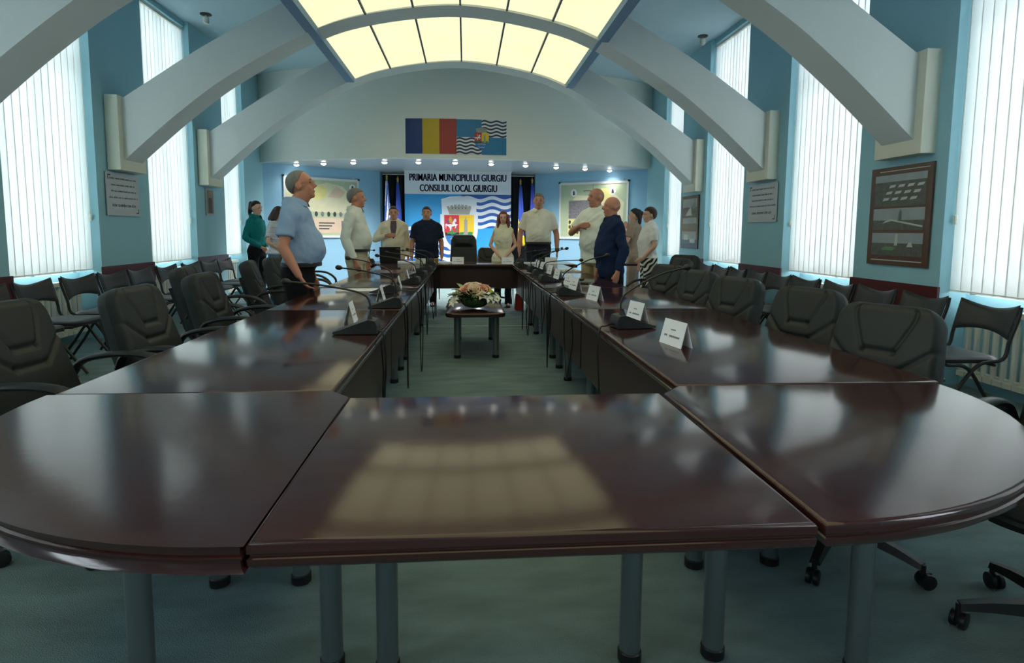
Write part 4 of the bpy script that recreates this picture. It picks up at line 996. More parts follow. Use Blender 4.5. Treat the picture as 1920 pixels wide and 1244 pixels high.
# --- small icon picture
t = thing('icon_picture', 'small dark icon picture of a standing figure in a thin frame', 'picture'); at(t, face_matrix((XL, 9.60, 1.43), (0, 1, 0), (0, 0, 1)))
b = MB(); b.box(-0.14, 0.14, 0, 0.42, 0.001, 0.02); b.obj('frame', mat_rgb('icon_frame', 150, 158, 160, rough=0.4), t)
pr = Print(t, lambda x, y, z: (x, y, z+0.0203)); ICN = mat_rgb('icon_ground', 110, 112, 104, rough=0.5, var=0.4, scale=(30, 30, 30))
pr.rect('ground', -0.115, 0.115, 0.03, 0.39, ICN, 1); pr.poly('robed_figure', [(-0.06, 0.04), (0.06, 0.04), (0.07, 0.24), (0.04, 0.28), (-0.04, 0.28), (-0.07, 0.24)], mat_rgb('icon_robe', 70, 62, 58, rough=0.6, var=0.4, scale=(40, 40, 40)), 2); pr.disc('halo', 0, 0.32, 0.05, 0.05, mat_rgb('icon_halo', 150, 136, 96, rough=0.5), 2); pr.disc('face', 0, 0.315, 0.025, 0.032, mat_rgb('icon_face', 120, 96, 80), 3)
# --- photo posters
BRN = mat_rgb('poster_brown', 92, 66, 52, rough=0.25, var=0.12, scale=(5, 5, 5)); PHS = mat_rgb('photo_sky_grey', 150, 158, 160, rough=0.25, var=0.25, scale=(7, 7, 20)); PHG = mat_rgb('photo_ground_grey', 92, 92, 84, rough=0.25, var=0.5, scale=(24, 24, 40)); PHL = mat_rgb('photo_building_pale', 190, 194, 186, rough=0.25, var=0.15); PHV = mat_rgb('photo_lawn', 86, 128, 84, rough=0.3, var=0.25); PHD = mat_rgb('photo_tower_dark', 92, 100, 98, rough=0.3)
def poster(m_, W, H, label, variant):
    t = thing('photo_poster', label, 'poster'); at(t, m_)
    b = MB(); b.box(-W/2, W/2, 0, H, 0.004, 0.022); b.obj('board', BRN, t)
    pr = Print(t, lambda x, y, z: (x, y, z+0.0223)); u = W/2
    def photo(y0, y1, hor, items):
        h = y1-y0
        pr.rect('photo_ground', -0.84*u, 0.84*u, y0, y0+h*hor, PHG, 1); pr.rect('photo_sky', -0.84*u, 0.84*u, y0+h*hor, y1, PHS, 1)
        for (nm, pts, m) in items: pr.poly(nm, [(x*u, y0+y*h) for x, y in pts], m, 2)
    rr = random.Random(variant)
    if variant == 1:
        blocks = []
        for i in range(4):
            for j in range(3):
                x = -0.55+i*0.3+j*0.1; y = 0.18+j*0.2; blocks.append(('photo_block', [(x, y), (x+0.2, y+0.02), (x+0.24, y+0.1), (x+0.05, y+0.09)], PHL))
        photo(0.60*H, 0.92*H, 0.78, blocks)
        photo(0.36*H, 0.58*H, 0.45, [('photo_tower', [(0.02, 0.4), (0.14, 0.4), (0.13, 0.85), (0.08, 0.95), (0.04, 0.8)], PHD), ('photo_road', [(-0.5, 0.3), (-0.2, 0.42), (0.8, 0.12), (0.8, 0.2), (-0.2, 0.5), (-0.4, 0.42)], PHL)])
        photo(0.10*H, 0.33*H, 0.55, [('photo_tower', [(-0.05, 0.45), (0.05, 0.45), (0.05, 0.95), (-0.02, 0.98)], PHL), ('photo_lawn', [(-0.5, 0.25), (-0.1, 0.22), (0.0, 0.36), (-0.35, 0.42)], PHV), ('photo_block', [(0.35, 0.4), (0.55, 0.4), (0.5, 0.6), (0.42, 0.6)], PHL)])
        pr.rect('caption_bar', -0.84*u, 0.84*u, 0.045*H, 0.055*H, PHL, 1); pr.rect('caption_bar', -0.7*u, 0.9*u, 0.955*H, 0.962*H, PHL, 1)
    else:
        photo(0.62*H, 0.94*H, 0.5, [('photo_road', [(-0.5, 0.0), (0.3, 0.0), (0.15, 0.5), (0.05, 0.5)], PHL), ('photo_block', [(0.3, 0.4), (0.7, 0.4), (0.7, 0.7), (0.3, 0.7)], PHD)])
        photo(0.36*H, 0.58*H, 0.5, [('photo_tower', [(0.3, 0.45), (0.4, 0.45), (0.4, 0.9), (0.3, 0.9)], PHD)])
        photo(0.08*H, 0.32*H, 0.35, [('photo_block', [(-0.6, 0.3), (-0.1, 0.3), (-0.1, 0.75), (-0.6, 0.75)], PHL), ('photo_block', [(0.1, 0.1), (0.7, 0.1), (0.7, 0.4), (0.1, 0.4)], PHL)])
poster(face_matrix((XR, 4.90, 0.945), (0, -1, 0), (0, 0, 1)), 0.73, 0.87, 'large brown poster with three town photographs below the arch corbel', 1)
poster(face_matrix((XR, 9.73, 0.955), (0, -1, 0), (0, 0, 1)), 0.74, 0.88, 'smaller-looking brown photo poster on the far pillar near the platform', 2)

# ================================================================== PEOPLE
SKIN = {n: mat_rgb('skin_'+n, *c, rough=0.5, var=0.06, scale=(14, 14, 14)) for n, c in dict(fair=(214, 164, 140), tan=(186, 128, 102), ruddy=(196, 132, 108), olive=(190, 140, 112)).items()}
HAIRM = {n: mat_rgb('hair_'+n, *c, rough=0.55, var=0.35, scale=(60, 60, 12), bump=0.4, bscale=120) for n, c in dict(grey=(128, 124, 116), salt=(112, 108, 102), black=(26, 24, 26), brown=(58, 40, 34), red=(112, 48, 34), dark=(38, 32, 30)).items()}
EYEM = mat_rgb('eye_dark', 40, 30, 26, rough=0.2); LIPM = mat_rgb('lip', 160, 92, 84, rough=0.5); SHOE = mat_rgb('shoe_black', 26, 24, 24, rough=0.4)
def cloth(name, r, g, b_, **k): return mat_rgb('cloth_'+name, r, g, b_, rough=0.85, bump=0.25, bscale=34, spec=0.2, **k)
from mathutils import noise
def wrinkle(me, amp):
    off = Vector((random.uniform(0, 50), random.uniform(0, 50), 0)); n = len(me.vertices)
    co = [0.0]*(3*n); me.vertices.foreach_get('co', co); no = [0.0]*(3*n); me.vertex_normals.foreach_get('vector', no)
    for i in range(n):
        x, y, z = co[3*i:3*i+3]; f = noise.noise(Vector((x*7, y*7, z*11))+off)*0.8+abs(noise.noise(Vector((x*10+z*9, y*10-z*7, z*5))+off))*1.2-0.3
        for j in range(3): co[3*i+j] += no[3*i+j]*amp*f
    me.vertices.foreach_set('co', co); me.update()
def person(label, x, y, heading, h, skin, build, shirt, trousers, hair, arms, group=None, belly=0.0, voxel=0.010, head_pitch=0.0, head_yaw=0.0, head_fwd=0.0, female=False,
           sleeve='short', hem=0.98, extras=(), lean=0.0, collar=True, belt=True):
    """local frame: +x forward, +y the person's left, z up, for a 1.75 m figure scaled to h.
    arms: {'L': (elbow, wrist, finger_dir, palm_normal, curl), 'R': ...}"""
    t = thing('person', label, 'person', (x, y, 0), heading, group); s = h/1.75; t.scale = (s, s, s)
    bw = build
    wst = 0.88 if female else 1.0; hipk = 1.08 if female else 1.0; shw = (0.165 if female else 0.195)*bw
    rings = [(0.80, 0.0, 0.105, 0.155*hipk), (0.86, 0, 0.118*bw, 0.178*hipk*bw), (0.94, 0, 0.118*bw, 0.176*hipk*bw), (1.02, 0.01+belly*0.28, 0.112*bw*wst+belly*0.32, 0.160*bw*wst+belly*0.2), (1.11, 0.012+belly*0.45, 0.114*bw*wst+belly*0.48, 0.160*bw*wst+belly*0.25),
             (1.22, 0.008+belly*0.25, 0.118*bw+belly*0.25+(0.012 if female else 0), 0.168*bw*(0.95 if female else 1)), (1.31, 0.0, 0.118*bw+(0.012 if female else 0), shw*0.93), (1.40, -0.008, 0.104*bw, shw*0.92), (1.452, -0.012, 0.084*bw, shw*0.72), (1.486, -0.012, 0.072, shw*0.50), (1.515, -0.008, 0.060, 0.066)]
    tab = rings; rings = []
    for i in range(len(tab)-1):
        p0, p1, p2, p3 = tab[max(0, i-1)], tab[i], tab[i+1], tab[min(len(tab)-1, i+2)]
        for q in range(4):
            u = q/4; rings.append(tuple(0.5*(2*b_+(c_-a_)*u+(2*a_-5*b_+4*c_-d_)*u*u+(3*b_-a_-3*c_+d_)*u**3) for a_, b_, c_, d_ in zip(p0, p1, p2, p3)))
    rings.append(tab[-1])
    ringf = lambda R_, inf, n=22: [[(cx_+(dx+inf)*math.cos(2*PI*k/n), (wy+inf)*math.sin(2*PI*k/n), z) for k in range(n)] for z, cx_, dx, wy in R_]
    HR = Matrix.Translation((head_fwd, 0, 1.53)) @ Matrix.Rotation(head_yaw, 4, 'Z') @ Matrix.Rotation(-head_pitch, 4, 'Y') @ Matrix.Translation((0, 0, -1.53))
    H3 = HR.to_3x3()
    hp = lambda p: HR @ Vector(p)
    b = MB()
    b.rings(ringf(rings, 0))
    b.cap((-0.015, 0, 1.44), hp((0.005, 0, 1.56)), 0.067*min(1.06, bw) if not female else 0.05, 0.064*min(1.06, bw) if not female else 0.047)
    hs = 0.95 if female else 1.0
    b.ell(hp((0.0, 0, 1.652)), (0.100*hs, 0.078*hs, 0.098), 16, 10, H3); b.ell(hp((0.032, 0, 1.59)), (0.064*hs, 0.060*hs, 0.076), 14, 8, H3)
    b.ell(hp((0.070, 0, 1.535)), (0.026, 0.030, 0.022), 10, 6, H3)
    b.ell(hp((0.083, 0, 1.664)), (0.018, 0.048, 0.011), 10, 6, H3)
    b.cap(hp((0.092, 0, 1.652)), hp((0.117, 0, 1.608)), 0.009, 0.0145); b.ell(hp((0.100, 0, 1.601)), (0.018, 0.020, 0.011), 8, 5, H3)
    b.ell(hp((0.088, 0, 1.566)), (0.014, 0.026, 0.013), 10, 6, H3)
    for q in (-1, 1): b.ell(hp((-0.006, q*0.083*hs, 1.624)), (0.022, 0.010, 0.034), 10, 8, H3); b.ell(hp((0.066, q*0.036, 1.60)), (0.022, 0.020, 0.022), 8, 6, H3)
    ar0 = 0.052*bw if not female else 0.041
    SH = {'L': Vector((-0.010, shw*0.90, 1.402)), 'R': Vector((-0.010, -shw*0.90, 1.402))}
    for sd in SH: b.cap((-0.015, SH[sd].y*0.25, 1.475), SH[sd]+Vector((0, -SH[sd].y*0.05, 0.004)), 0.052, ar0*0.95)
    ar = (0.052*bw if not female else 0.041, 0.041*bw if not female else 0.034, 0.028 if not female else 0.023)
    for sd, (el, wr, fd, pn, curl) in arms.items():
        S_, E_, W_ = SH[sd], Vector(el), Vector(wr)
        b.cap(S_, E_, ar[0], ar[1]); b.cap(E_, E_.lerp(W_, 0.35), ar[1], ar[1]*0.98); b.cap(E_.lerp(W_, 0.35), W_, ar[1]*0.98, ar[2])
        d = Vector(fd).normalized(); n = Vector(pn); n = (n-d*n.dot(d)).normalized(); a = d.cross(n)   # a: across the palm
        if (sd == 'R') : a = a
        k = 0.9 if female else 1.0
        for q in (-1.5, -0.5, 0.5, 1.5):
            base = W_+d*0.085*k+a*q*0.0195*k; b.cap(W_+d*0.012+a*q*0.011, base, 0.0155*k, 0.0125*k, 8)
            L_ = (0.070, 0.082, 0.078, 0.062)[int(q+1.5)]*k; p = base; dd = d
            for seg in range(3):
                ang = curl*(0.5+0.3*seg); dd = (dd*math.cos(ang)+n*math.sin(ang)).normalized(); p2 = p+dd*L_*(0.45, 0.31, 0.24)[seg]
                b.cap(p, p2, (0.0105-0.0012*seg)*k, (0.0095-0.0012*seg)*k, 7); p = p2
        tb = W_+d*0.03*k-a*0.02*k; th = (d*0.75-a*0.6+n*0.35).normalized(); b.cap(W_+d*0.01-a*0.01, tb+th*0.025, 0.016*k, 0.0125*k, 8); b.cap(tb+th*0.025, tb+th*0.05+d*0.02, 0.0118*k, 0.009*k, 8)
    for q in (-1, 1):
        b.cap((0, q*0.088, 0.88), (0.012, q*0.095, 0.49), 0.090*bw, 0.056*bw); b.cap((0.012, q*0.095, 0.49), (-0.012, q*0.095, 0.30), 0.056*bw, 0.052*bw); b.cap((-0.012, q*0.095, 0.30), (-0.02, q*0.095, 0.09), 0.052*bw, 0.038)
        b.cap((-0.03, q*0.095, 0.055), (0.13, q*0.105, 0.035), 0.036, 0.028)
    if lean:
        LM_ = Matrix.Translation((0, 0, 0.9)) @ Matrix.Rotation(lean, 4, 'Y') @ Matrix.Translation((0, 0, -0.9))
    me = remesh(b, voxel, 4); me.materials.clear(); me.materials.append(SKIN[skin]); link('body', me, t)
    # --- face pieces
    for q in (-1, 1):
        e = MB(); e.ell(hp((0.0865, q*0.031, 1.641)), (0.0062, 0.0115, 0.0048), 10, 6, H3); e.obj('eye', EYEM, t)
        e = MB(); e.ell(hp((0.095, q*0.031, 1.664)), (0.006, 0.018, 0.004), 8, 5, H3); e.obj('eyebrow', HAIRM['dark' if hair[1] not in ('grey', 'salt', 'none') else 'grey'], t)
    e = MB(); e.ell(hp((0.0965, 0, 1.566)), (0.0045, 0.020, 0.0055), 10, 6, H3); e.obj('mouth', LIPM, t)
    # --- trousers
    tm = trousers[0]; k = MB(); top = 0.99 if hem > 0.9 else 0.93
    RT = [r for r in rings if r[0] < top+0.02]
    k.rings(ringf(RT, 0.010))
    wide = trousers[1] if len(trousers) > 1 else 0.0
    for q in (-1, 1):
        k.cap((0, q*0.088, 0.88), (0.012, q*0.097, 0.50), 0.104*bw, 0.074*bw+wide*0.5); k.tube([(0.012, q*0.097, 0.52), (-0.005, q*0.098, 0.30), (-0.01, q*0.098, 0.045)], [0.074*bw+wide*0.5, 0.070*bw+wide, 0.064+wide], 14)
    me = remesh(k, max(voxel, 0.010), 4); wrinkle(me, 0.007); me.materials.clear(); me.materials.append(tm); link('trousers', me, t)
    for q in (-1, 1):
        k = MB(); R_ = []
        for (xx, wd, zt) in ((-0.085, 0.025, 0.05), (-0.06, 0.038, 0.085), (0.02, 0.040, 0.085), (0.09, 0.046, 0.06), (0.15, 0.040, 0.045), (0.185, 0.018, 0.03)):
            R_.append([(xx, q*0.10+wd*c_, z_) for c_, z_ in ((-1, 0.0), (1, 0.0), (0.95, zt*0.55), (0.5, zt), (-0.5, zt), (-0.95, zt*0.55))])
        k.rings(R_); k.obj('shoe', SHOE, t, smooth=60)
    # --- shirt
    if shirt is not None:
        k = MB(); inf = 0.014 if hem > 0.95 else 0.022
        RS_ = [r for r in rings if r[0] > hem+0.02]; lo = None
        for i in range(len(rings)-1):
            if rings[i][0] <= hem <= rings[i+1][0]:
                q = (hem-rings[i][0])/(rings[i+1][0]-rings[i][0]); lo = tuple(rings[i][j]+(rings[i+1][j]-rings[i][j])*q for j in range(4))
        loose = 0.012 if hem < 0.95 else 0.004
        R2 = ringf([(hem, lo[1], lo[2]+loose, lo[3]+loose)]+RS_[:-1], inf)+ringf([RS_[-1]], 0.016)
        k.rings(R2)
        for sd, (el, wr, fd, pn, curl) in arms.items():
            S_, E_, W_ = SH[sd], Vector(el), Vector(wr); r0 = ar[0]+0.016
            k.ell(S_, (r0*0.98,)*3, 12, 8); k.cap((-0.015, S_.y*0.25, 1.475), S_+Vector((0, -S_.y*0.05, 0.004)), 0.052+inf, ar0*0.95+inf)
            if sleeve == 'short': k.tube([S_, S_.lerp(E_, 0.72)], [r0, ar[1]+0.028], 14)
            elif sleeve == 'long':
                k.cap(S_, E_, r0, ar[1]+0.016); k.tube([E_, E_.lerp(W_, 0.35), E_.lerp(W_, 0.93)], [ar[1]+0.016, ar[1]+0.016, ar[2]+0.014], 14)
            elif sleeve == 'roll':
                k.cap(S_, E_, r0, ar[1]+0.016); k.tube([E_, E_.lerp(W_, 0.55)], [ar[1]+0.016, ar[1]+0.012], 14)
        me = remesh(k, max(voxel, 0.010), 3); wrinkle(me, 0.012); me.materials.clear(); me.materials.append(shirt); so = link('shirt' if not female else 'top', me, t)
        if collar:
            k = MB(); R_ = []
            cl_ = [2*PI*i/20 for i in range(21)]
            for (rr, z) in ((0.080, 1.485), (0.078, 1.535), (0.090, 1.528), (0.108, 1.478)):
                R_.append([(-0.008+(rr*1.02)*math.cos(a)*(1.0 if math.cos(a) < 0 else 1.05), rr*0.98*math.sin(a), z-0.022*max(0, math.cos(a))) for a in [PI*0.10+(2*PI-PI*0.20)*i/24 for i in range(25)]])
            k.rings(R_, cap=False, closed=False); k.obj('collar', shirt, so, smooth=80)
    if belt:
        k = MB(); bz = 0.985; q = RT[-1]
        k.rings([[((q[1])+(q[2]+o)*math.cos(2*PI*i/28), (q[3]+o)*math.sin(2*PI*i/28), z) for i in range(28)] for o, z in ((0.012, bz-0.018), (0.019, bz-0.016), (0.019, bz+0.016), (0.012, bz+0.018))], cap=False); k.obj('belt', SHOE, t)
    # --- hair
    st, hc = hair
    hm = HAIRM.get(hc)
    if st in ('short', 'receding', 'crop', 'bob', 'long', 'ponytail', 'updo'):
        k = MB(); n, m = 96, 72; V = []; keep = {}
        for j in range(m+1):
            a = -PI/2+PI*j/m
            for i in range(n):
                o_ = 2*PI*i/n; vx, vy, vz = math.cos(a)*math.cos(o_), math.cos(a)*math.sin(o_), math.sin(a)
                grow = 1.025+0.05*max(0, vz)+(0.04 if st not in ('receding',) else 0)+(0.05 if st in ('crop', 'bob', 'long', 'updo') else 0)
                V.append(hp((-0.006+0.100*hs*vx*grow-0.006*(vx < 0), 0.079*hs*vy*grow, 1.654+0.098*vz*grow)))
                sd0 = -0.25 if st == 'crop' else 0.02; front = {'short': 0.48, 'receding': 0.78, 'crop': 0.36}.get(st, 0.52)
                if vx > 0.45: lim = front+0.12*(vx-0.45)
                elif vx > -0.05: lim = sd0+(front-sd0)*((vx+0.05)/0.5)**1.3
                else: lim = max(-0.85, sd0-1.3*(-0.05-vx))
                keep[(j, i)] = vz > lim
        F = [(j*n+i, j*n+(i+1) % n, (j+1)*n+(i+1) % n, (j+1)*n+i) for j in range(m) for i in range(n) if keep[(j, i)] and keep[(j+1, i)]]
        k.add(V, F); ho = k.obj('hair', hm, t, smooth=80)
        md = ho.modifiers.new('thick', 'SOLIDIFY'); md.thickness = 0.014; md.offset = -1.0
        if st in ('bob', 'long', 'ponytail', 'updo'):
            k = MB()
            if st == 'bob' or st == 'long':
                L_ = 1.50 if st == 'bob' else 1.42
                for q in (-1, 1):
                    k.cap(hp((-0.01, q*0.078, 1.67)), hp((-0.005, q*0.098, L_+0.03)), 0.036, 0.040); k.cap(hp((0.035, q*0.070, 1.68)), hp((0.045, q*0.092, L_+0.05)), 0.020, 0.026)
                    k.cap(hp((-0.06, q*0.045, 1.66)), hp((-0.07, q*0.055, L_)), 0.042, 0.036)
                k.cap(hp((-0.07, 0, 1.66)), hp((-0.085, 0, L_-0.01)), 0.045, 0.04)
            elif st == 'ponytail':
                k.ell(hp((-0.115, 0, 1.71)), (0.035, 0.035, 0.03)); k.cap(hp((-0.12, 0, 1.70)), hp((-0.125, 0, 1.55)), 0.034, 0.034); k.cap(hp((-0.125, 0, 1.55)), hp((-0.10, 0, 1.40)), 0.034, 0.012)
                k.cap(hp((-0.07, 0, 1.66)), hp((-0.06, 0, 1.60)), 0.05, 0.045)
            else:
                k.ell(hp((-0.06, 0, 1.675)), (0.075, 0.082, 0.08)); k.ell(hp((-0.12, 0, 1.66)), (0.05, 0.06, 0.06)); k.cap(hp((-0.10, 0.02, 1.62)), hp((-0.10, 0.03, 1.50)), 0.045, 0.03)
            me = remesh(k, 0.010, 3); me.materials.clear(); me.materials.append(hm); link('hair_length', me, t)
    for fn in extras: fn(t, hp, rings, arms)
    return t
def glasses(t, hp, rings, arms):
    k = MB()
    for q in (-1, 1):
        k.tube([hp((0.108+0.001*math.cos(a), q*0.033+0.021*math.cos(a), 1.640+0.016*math.sin(a))) for a in [2*PI*i/14 for i in range(15)]], 0.0016, 5)
        k.tube([hp((0.106, q*0.054, 1.645)), hp((0.05, q*0.076, 1.645)), hp((-0.01, q*0.084, 1.64))], 0.0016, 5)
    k.tube([hp((0.109, -0.012, 1.643)), hp((0.109, 0.012, 1.643))], 0.0016, 5); k.obj('glasses', GOLD, t)
def watch(side, m):
    def f(t, hp, rings, arms):
        el, wr, fd, pn, c = arms[side]; E_, W_ = Vector(el), Vector(wr); d = (W_-E_).normalized()
        k = MB(); k.tube([W_-d*0.035, W_-d*0.010], 0.036, 14); k.obj('wristwatch', m, t)
    return f
def placket(mm, z0, z1, n=5):
    def f(t, hp, rings, arms):
        for i in range(n):
            z = z0+(z1-z0)*i/(n-1)
            for j in range(len(rings)-1):
                if rings[j][0] <= z <= rings[j+1][0]:
                    q = (z-rings[j][0])/(rings[j+1][0]-rings[j][0]); xx = rings[j][1]+rings[j][2]+(rings[j+1][1]+rings[j+1][2]-rings[j][1]-rings[j][2])*q
            k = MB(); k.ell((xx+0.016, 0, z), (0.004, 0.008, 0.008), 8, 5); k.obj('button', mm, t)
    return f
def undershirt(t, hp, rings, arms):
    k = MB(); P = [(0.085, -0.045, 1.50), (0.085, 0.045, 1.50), (0.150, 0.055, 1.38), (0.178, 0.033, 1.26), (0.186, 0.0, 1.16), (0.178, -0.033, 1.26), (0.150, -0.055, 1.38)]
    k.add([(x, y, z) for x, y, z in P]+[(x-0.03, y, z) for x, y, z in P], [tuple(range(7)), tuple(reversed(range(7, 14)))]+[(i, (i+1) % 7, 7+(i+1) % 7, 7+i) for i in range(7)]); k.obj('undershirt', cloth('mauve_shirt', 96, 78, 88), t)
def lapels(mm):
    def f(t, hp, rings, arms):
        for q in (-1, 1):
            k = MB(); P = [(0.075, q*0.055, 1.50), (0.128, q*0.115, 1.42), (0.166, q*0.095, 1.34), (0.188, q*0.012, 1.15), (0.176, q*0.036, 1.28), (0.146, q*0.060, 1.40)]
            k.add([(x+0.004, y, z) for x, y, z in P]+[(x-0.012, y, z) for x, y, z in P], [tuple(range(6)), tuple(reversed(range(6, 12)))]+[(i, (i+1) % 6, 6+(i+1) % 6, 6+i) for i in range(6)]); k.obj('lapel', mm, t)
    return f
DOWN = lambda q, f=0.03, sp=0.26: ((-0.02, q*(sp+0.0), 1.12), (0.04+f, q*(sp+0.01), 0.86), (0.10, 0, -1), (0, -q, 0), 0.25)
BLUSH = cloth('light_blue_shirt', 146, 172, 206, var=0.08); WSH = cloth('white_shirt', 214, 216, 208); CRJ = cloth('cream_jacket', 212, 200, 176, var=0.06); NVP = cloth('navy_polo', 28, 34, 54); VST = cloth('cream_vest', 226, 220, 190)
WSH2 = cloth('ivory_shirt', 222, 216, 200); TEE = cloth('white_tee', 226, 228, 216); NVS = cloth('navy_shirt', 26, 42, 74); WBL = cloth('white_blouse', 230, 228, 222); TEAL = cloth('teal_satin', 18, 120, 118, var=0.15); BEI = cloth('taupe_top', 160, 140, 124)
BLK = cloth('black_trousers', 24, 24, 28); KHA = cloth('khaki_trousers', 176, 150, 112); STO = cloth('stone_trousers', 196, 184, 156); DNV = cloth('dark_trousers', 34, 40, 52); JEA = cloth('jeans', 92, 122, 156, var=0.2)
def pattern_cloth(name, c0, c1, scale, dist, rot):
    m = bpy.data.materials.new(name); m.use_nodes = True; N = m.node_tree.nodes; L = m.node_tree.links; p = N['Principled BSDF']; p.inputs['Roughness'].default_value = 0.85
    tc = N.new('ShaderNodeTexCoord'); mp = N.new('ShaderNodeMapping'); mp.inputs['Rotation'].default_value = rot; wv = N.new('ShaderNodeTexWave'); wv.inputs['Scale'].default_value = scale; wv.inputs['Distortion'].default_value = dist; wv.inputs['Detail'].default_value = 1
    rp = N.new('ShaderNodeValToRGB'); rp.color_ramp.interpolation = 'CONSTANT'; rp.color_ramp.elements[0].color = c0; rp.color_ramp.elements[1].color = c1; rp.color_ramp.elements[1].position = 0.5
    L.new(tc.outputs['Object'], mp.inputs[0]); L.new(mp.outputs[0], wv.inputs[0]); L.new(wv.outputs['Fac'], rp.inputs[0]); L.new(rp.outputs[0], p.inputs['Base Color']); return m
ZEB = pattern_cloth('zebra_print', srgb(30, 28, 30), srgb(226, 222, 214), 5.0, 6.0, (0.4, 0.7, 0.3)); STRI = pattern_cloth('striped_knit', srgb(150, 156, 170), srgb(226, 228, 230), 14.0, 0.3, (0, PI/2, 0))
WATCHM = mat_rgb('watch_black', 24, 24, 26, rough=0.4)

PE = 'people standing round the table'
person('grey-haired man in light blue short-sleeved shirt and glasses, hand on the table', -1.345, 4.84, math.radians(4), 1.69, 'ruddy', 1.06, BLUSH, (BLK,), ('receding', 'grey'),
       {'R': ((-0.05, -0.30, 1.13), (0.07, -0.33, 0.912), (0.55, 0.15, -0.9), (0.5, 0.2, 0.4), 0.55), 'L': DOWN(1)}, PE, belly=0.095, voxel=0.0085, head_fwd=0.06, head_pitch=math.radians(13), extras=(glasses,), hem=0.985)
person('grey-haired man in a white long-sleeved shirt and stone trousers', -1.36, 7.45, math.radians(-4), 1.73, 'ruddy', 1.04, WSH, (STO,), ('short', 'salt'),
       {'R': ((-0.06, -0.29, 1.13), (0.06, -0.30, 0.87), (0.35, 0.0, -1), (0.2, 1, 0), 0.7), 'L': DOWN(1)}, PE, belly=0.06, voxel=0.009, head_fwd=0.02, head_pitch=math.radians(3), sleeve='long', hem=0.985, extras=(placket(WSH2, 1.05, 1.4),))
person('man in a cream jacket with one hand on his heart', -1.16, 9.68, math.radians(-86), 1.60, 'tan', 1.04, CRJ, (KHA,), ('short', 'dark'),
       {'R': ((0.06, -0.32, 1.17), (0.165, -0.12, 1.245), (0.12, 1, 0.06), (-1, 0.1, 0), 0.12), 'L': DOWN(1, 0.03, 0.235)}, PE, belly=0.05, voxel=0.008, sleeve='long', hem=0.80, collar=False, belt=False, extras=(lapels(CRJ), undershirt))
person('dark-haired man in a navy polo shirt standing before the banner', -0.625, 9.6, math.radians(-92), 1.60, 'tan', 1.08, NVP, (BLK,), ('short', 'black'),
       {'R': DOWN(-1, 0.02, 0.255), 'L': DOWN(1, 0.02, 0.255)}, PE, belly=0.05, voxel=0.0105, hem=0.86, belt=False)
person('red-haired woman in a cream sleeveless buttoned vest, hands clasped', 0.60, 9.42, math.radians(-95), 1.53, 'fair', 0.95, VST, (DNV,), ('long', 'red'),
       {'R': ((-0.01, -0.235, 1.14), (0.15, -0.045, 0.93), (0.35, 0.55, -0.8), (-0.5, 1, 0), 0.4), 'L': ((-0.01, 0.235, 1.14), (0.15, 0.045, 0.93), (0.35, -0.55, -0.8), (-0.5, -1, 0), 0.4)}, PE, voxel=0.0105, female=True, sleeve='none', hem=0.84, collar=False, belt=False, head_pitch=-0.08, extras=(placket(BLK, 0.95, 1.38, 6),))
person('tall man in an ivory short-sleeved shirt and dark trousers', 1.19, 9.6, math.radians(-97), 1.83, 'tan', 1.08, WSH2, (DNV,), ('short', 'salt'),
       {'R': DOWN(-1, 0.04, 0.285), 'L': DOWN(1, 0.04, 0.285)}, PE, belly=0.06, voxel=0.0105, hem=0.97, extras=(watch('L', WATCHM), placket(WSH, 1.05, 1.42)))
person('bald man in a white T-shirt with a hand on his heart', 1.62, 7.25, math.radians(224), 1.76, 'tan', 1.04, TEE, (KHA,), ('none', 'none'),
       {'R': ((0.10, -0.30, 1.20), (0.20, -0.10, 1.285), (0.15, 1, 0.10), (-1, 0.15, 0), 0.10), 'L': DOWN(1)}, PE, belly=0.05, voxel=0.0075, head_yaw=-0.5, hem=0.83, collar=False, belt=False)
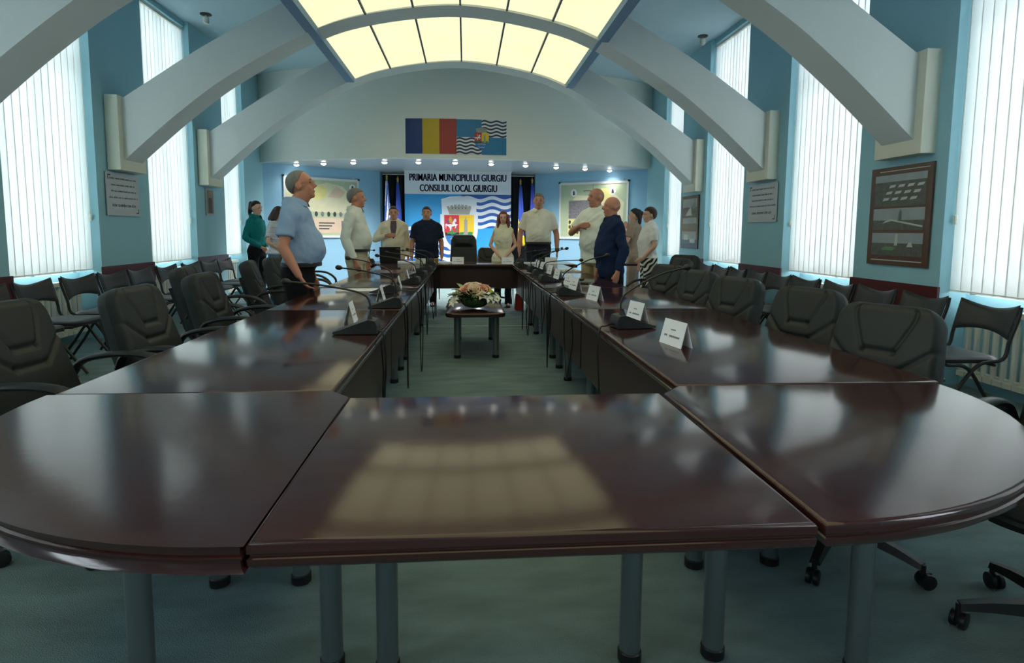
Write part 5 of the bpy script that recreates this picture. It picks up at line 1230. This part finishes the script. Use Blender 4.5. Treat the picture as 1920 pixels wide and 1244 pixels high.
person('bald man in a navy long-sleeved shirt at the table edge', 1.575, 6.28, math.radians(186), 1.60, 'ruddy', 1.08, NVS, (BLK,), ('none', 'none'),
       {'L': ((-0.05, 0.29, 1.13), (0.03, 0.31, 0.88), (0.2, 0.0, -1), (0.2, -1, 0), 0.45), 'R': DOWN(-1)}, PE, belly=0.05, voxel=0.009, sleeve='long', hem=0.80, belt=False, head_pitch=math.radians(2))
person('short-haired woman in a white blouse and black-and-white patterned trousers', 2.62, 8.25, math.radians(178), 1.57, 'fair', 1.05, WBL, (ZEB, 0.02), ('crop', 'brown'),
       {'L': ((-0.02, 0.25, 1.14), (0.14, 0.17, 0.95), (0.7, -0.3, -0.5), (0, -1, 0), 0.3), 'R': DOWN(-1)}, PE, belly=0.04, voxel=0.0105, female=True, hem=0.95, collar=False, belt=False)
person('woman with dark pinned-up hair raising her hands to her face', 2.74, 9.42, math.radians(150), 1.59, 'fair', 1.0, BEI, (BEI, 0.03), ('updo', 'black'),
       {'L': ((0.06, 0.24, 1.18), (0.15, 0.12, 1.40), (-0.1, -0.3, 1), (0.2, -1, 0), 0.2), 'R': ((0.06, -0.24, 1.18), (0.14, -0.10, 1.38), (-0.1, 0.3, 1), (0.2, 1, 0), 0.2)}, PE, voxel=0.0105, female=True, hem=0.80, collar=False, belt=False)
person('woman with a black ponytail in a teal blouse, hands folded', -3.44, 10.02, math.radians(-22), 1.68, 'fair', 0.95, TEAL, (BLK, 0.0), ('ponytail', 'black'),
       {'R': ((-0.03, -0.24, 1.13), (0.15, -0.05, 0.96), (0.5, 0.6, -0.5), (-0.3, 1, 0), 0.4), 'L': ((-0.02, 0.24, 1.13), (0.16, 0.05, 0.95), (0.5, -0.6, -0.5), (-0.3, -1, 0), 0.4)}, PE, voxel=0.0105, female=True, sleeve='long', hem=0.99, head_pitch=-0.12)
person('brown-haired woman in a pale striped top and jeans bowing her head', -2.98, 9.55, math.radians(-12), 1.58, 'fair', 0.95, STRI, (JEA, 0.01), ('bob', 'brown'),
       {'R': ((-0.02, -0.24, 1.13), (0.16, -0.06, 0.97), (0.5, 0.6, -0.5), (-0.3, 1, 0), 0.4), 'L': ((-0.02, 0.24, 1.13), (0.17, 0.05, 0.96), (0.5, -0.6, -0.5), (-0.3, -1, 0), 0.4)}, PE, voxel=0.0105, female=True, hem=0.93, collar=False, belt=False, head_pitch=-0.5)
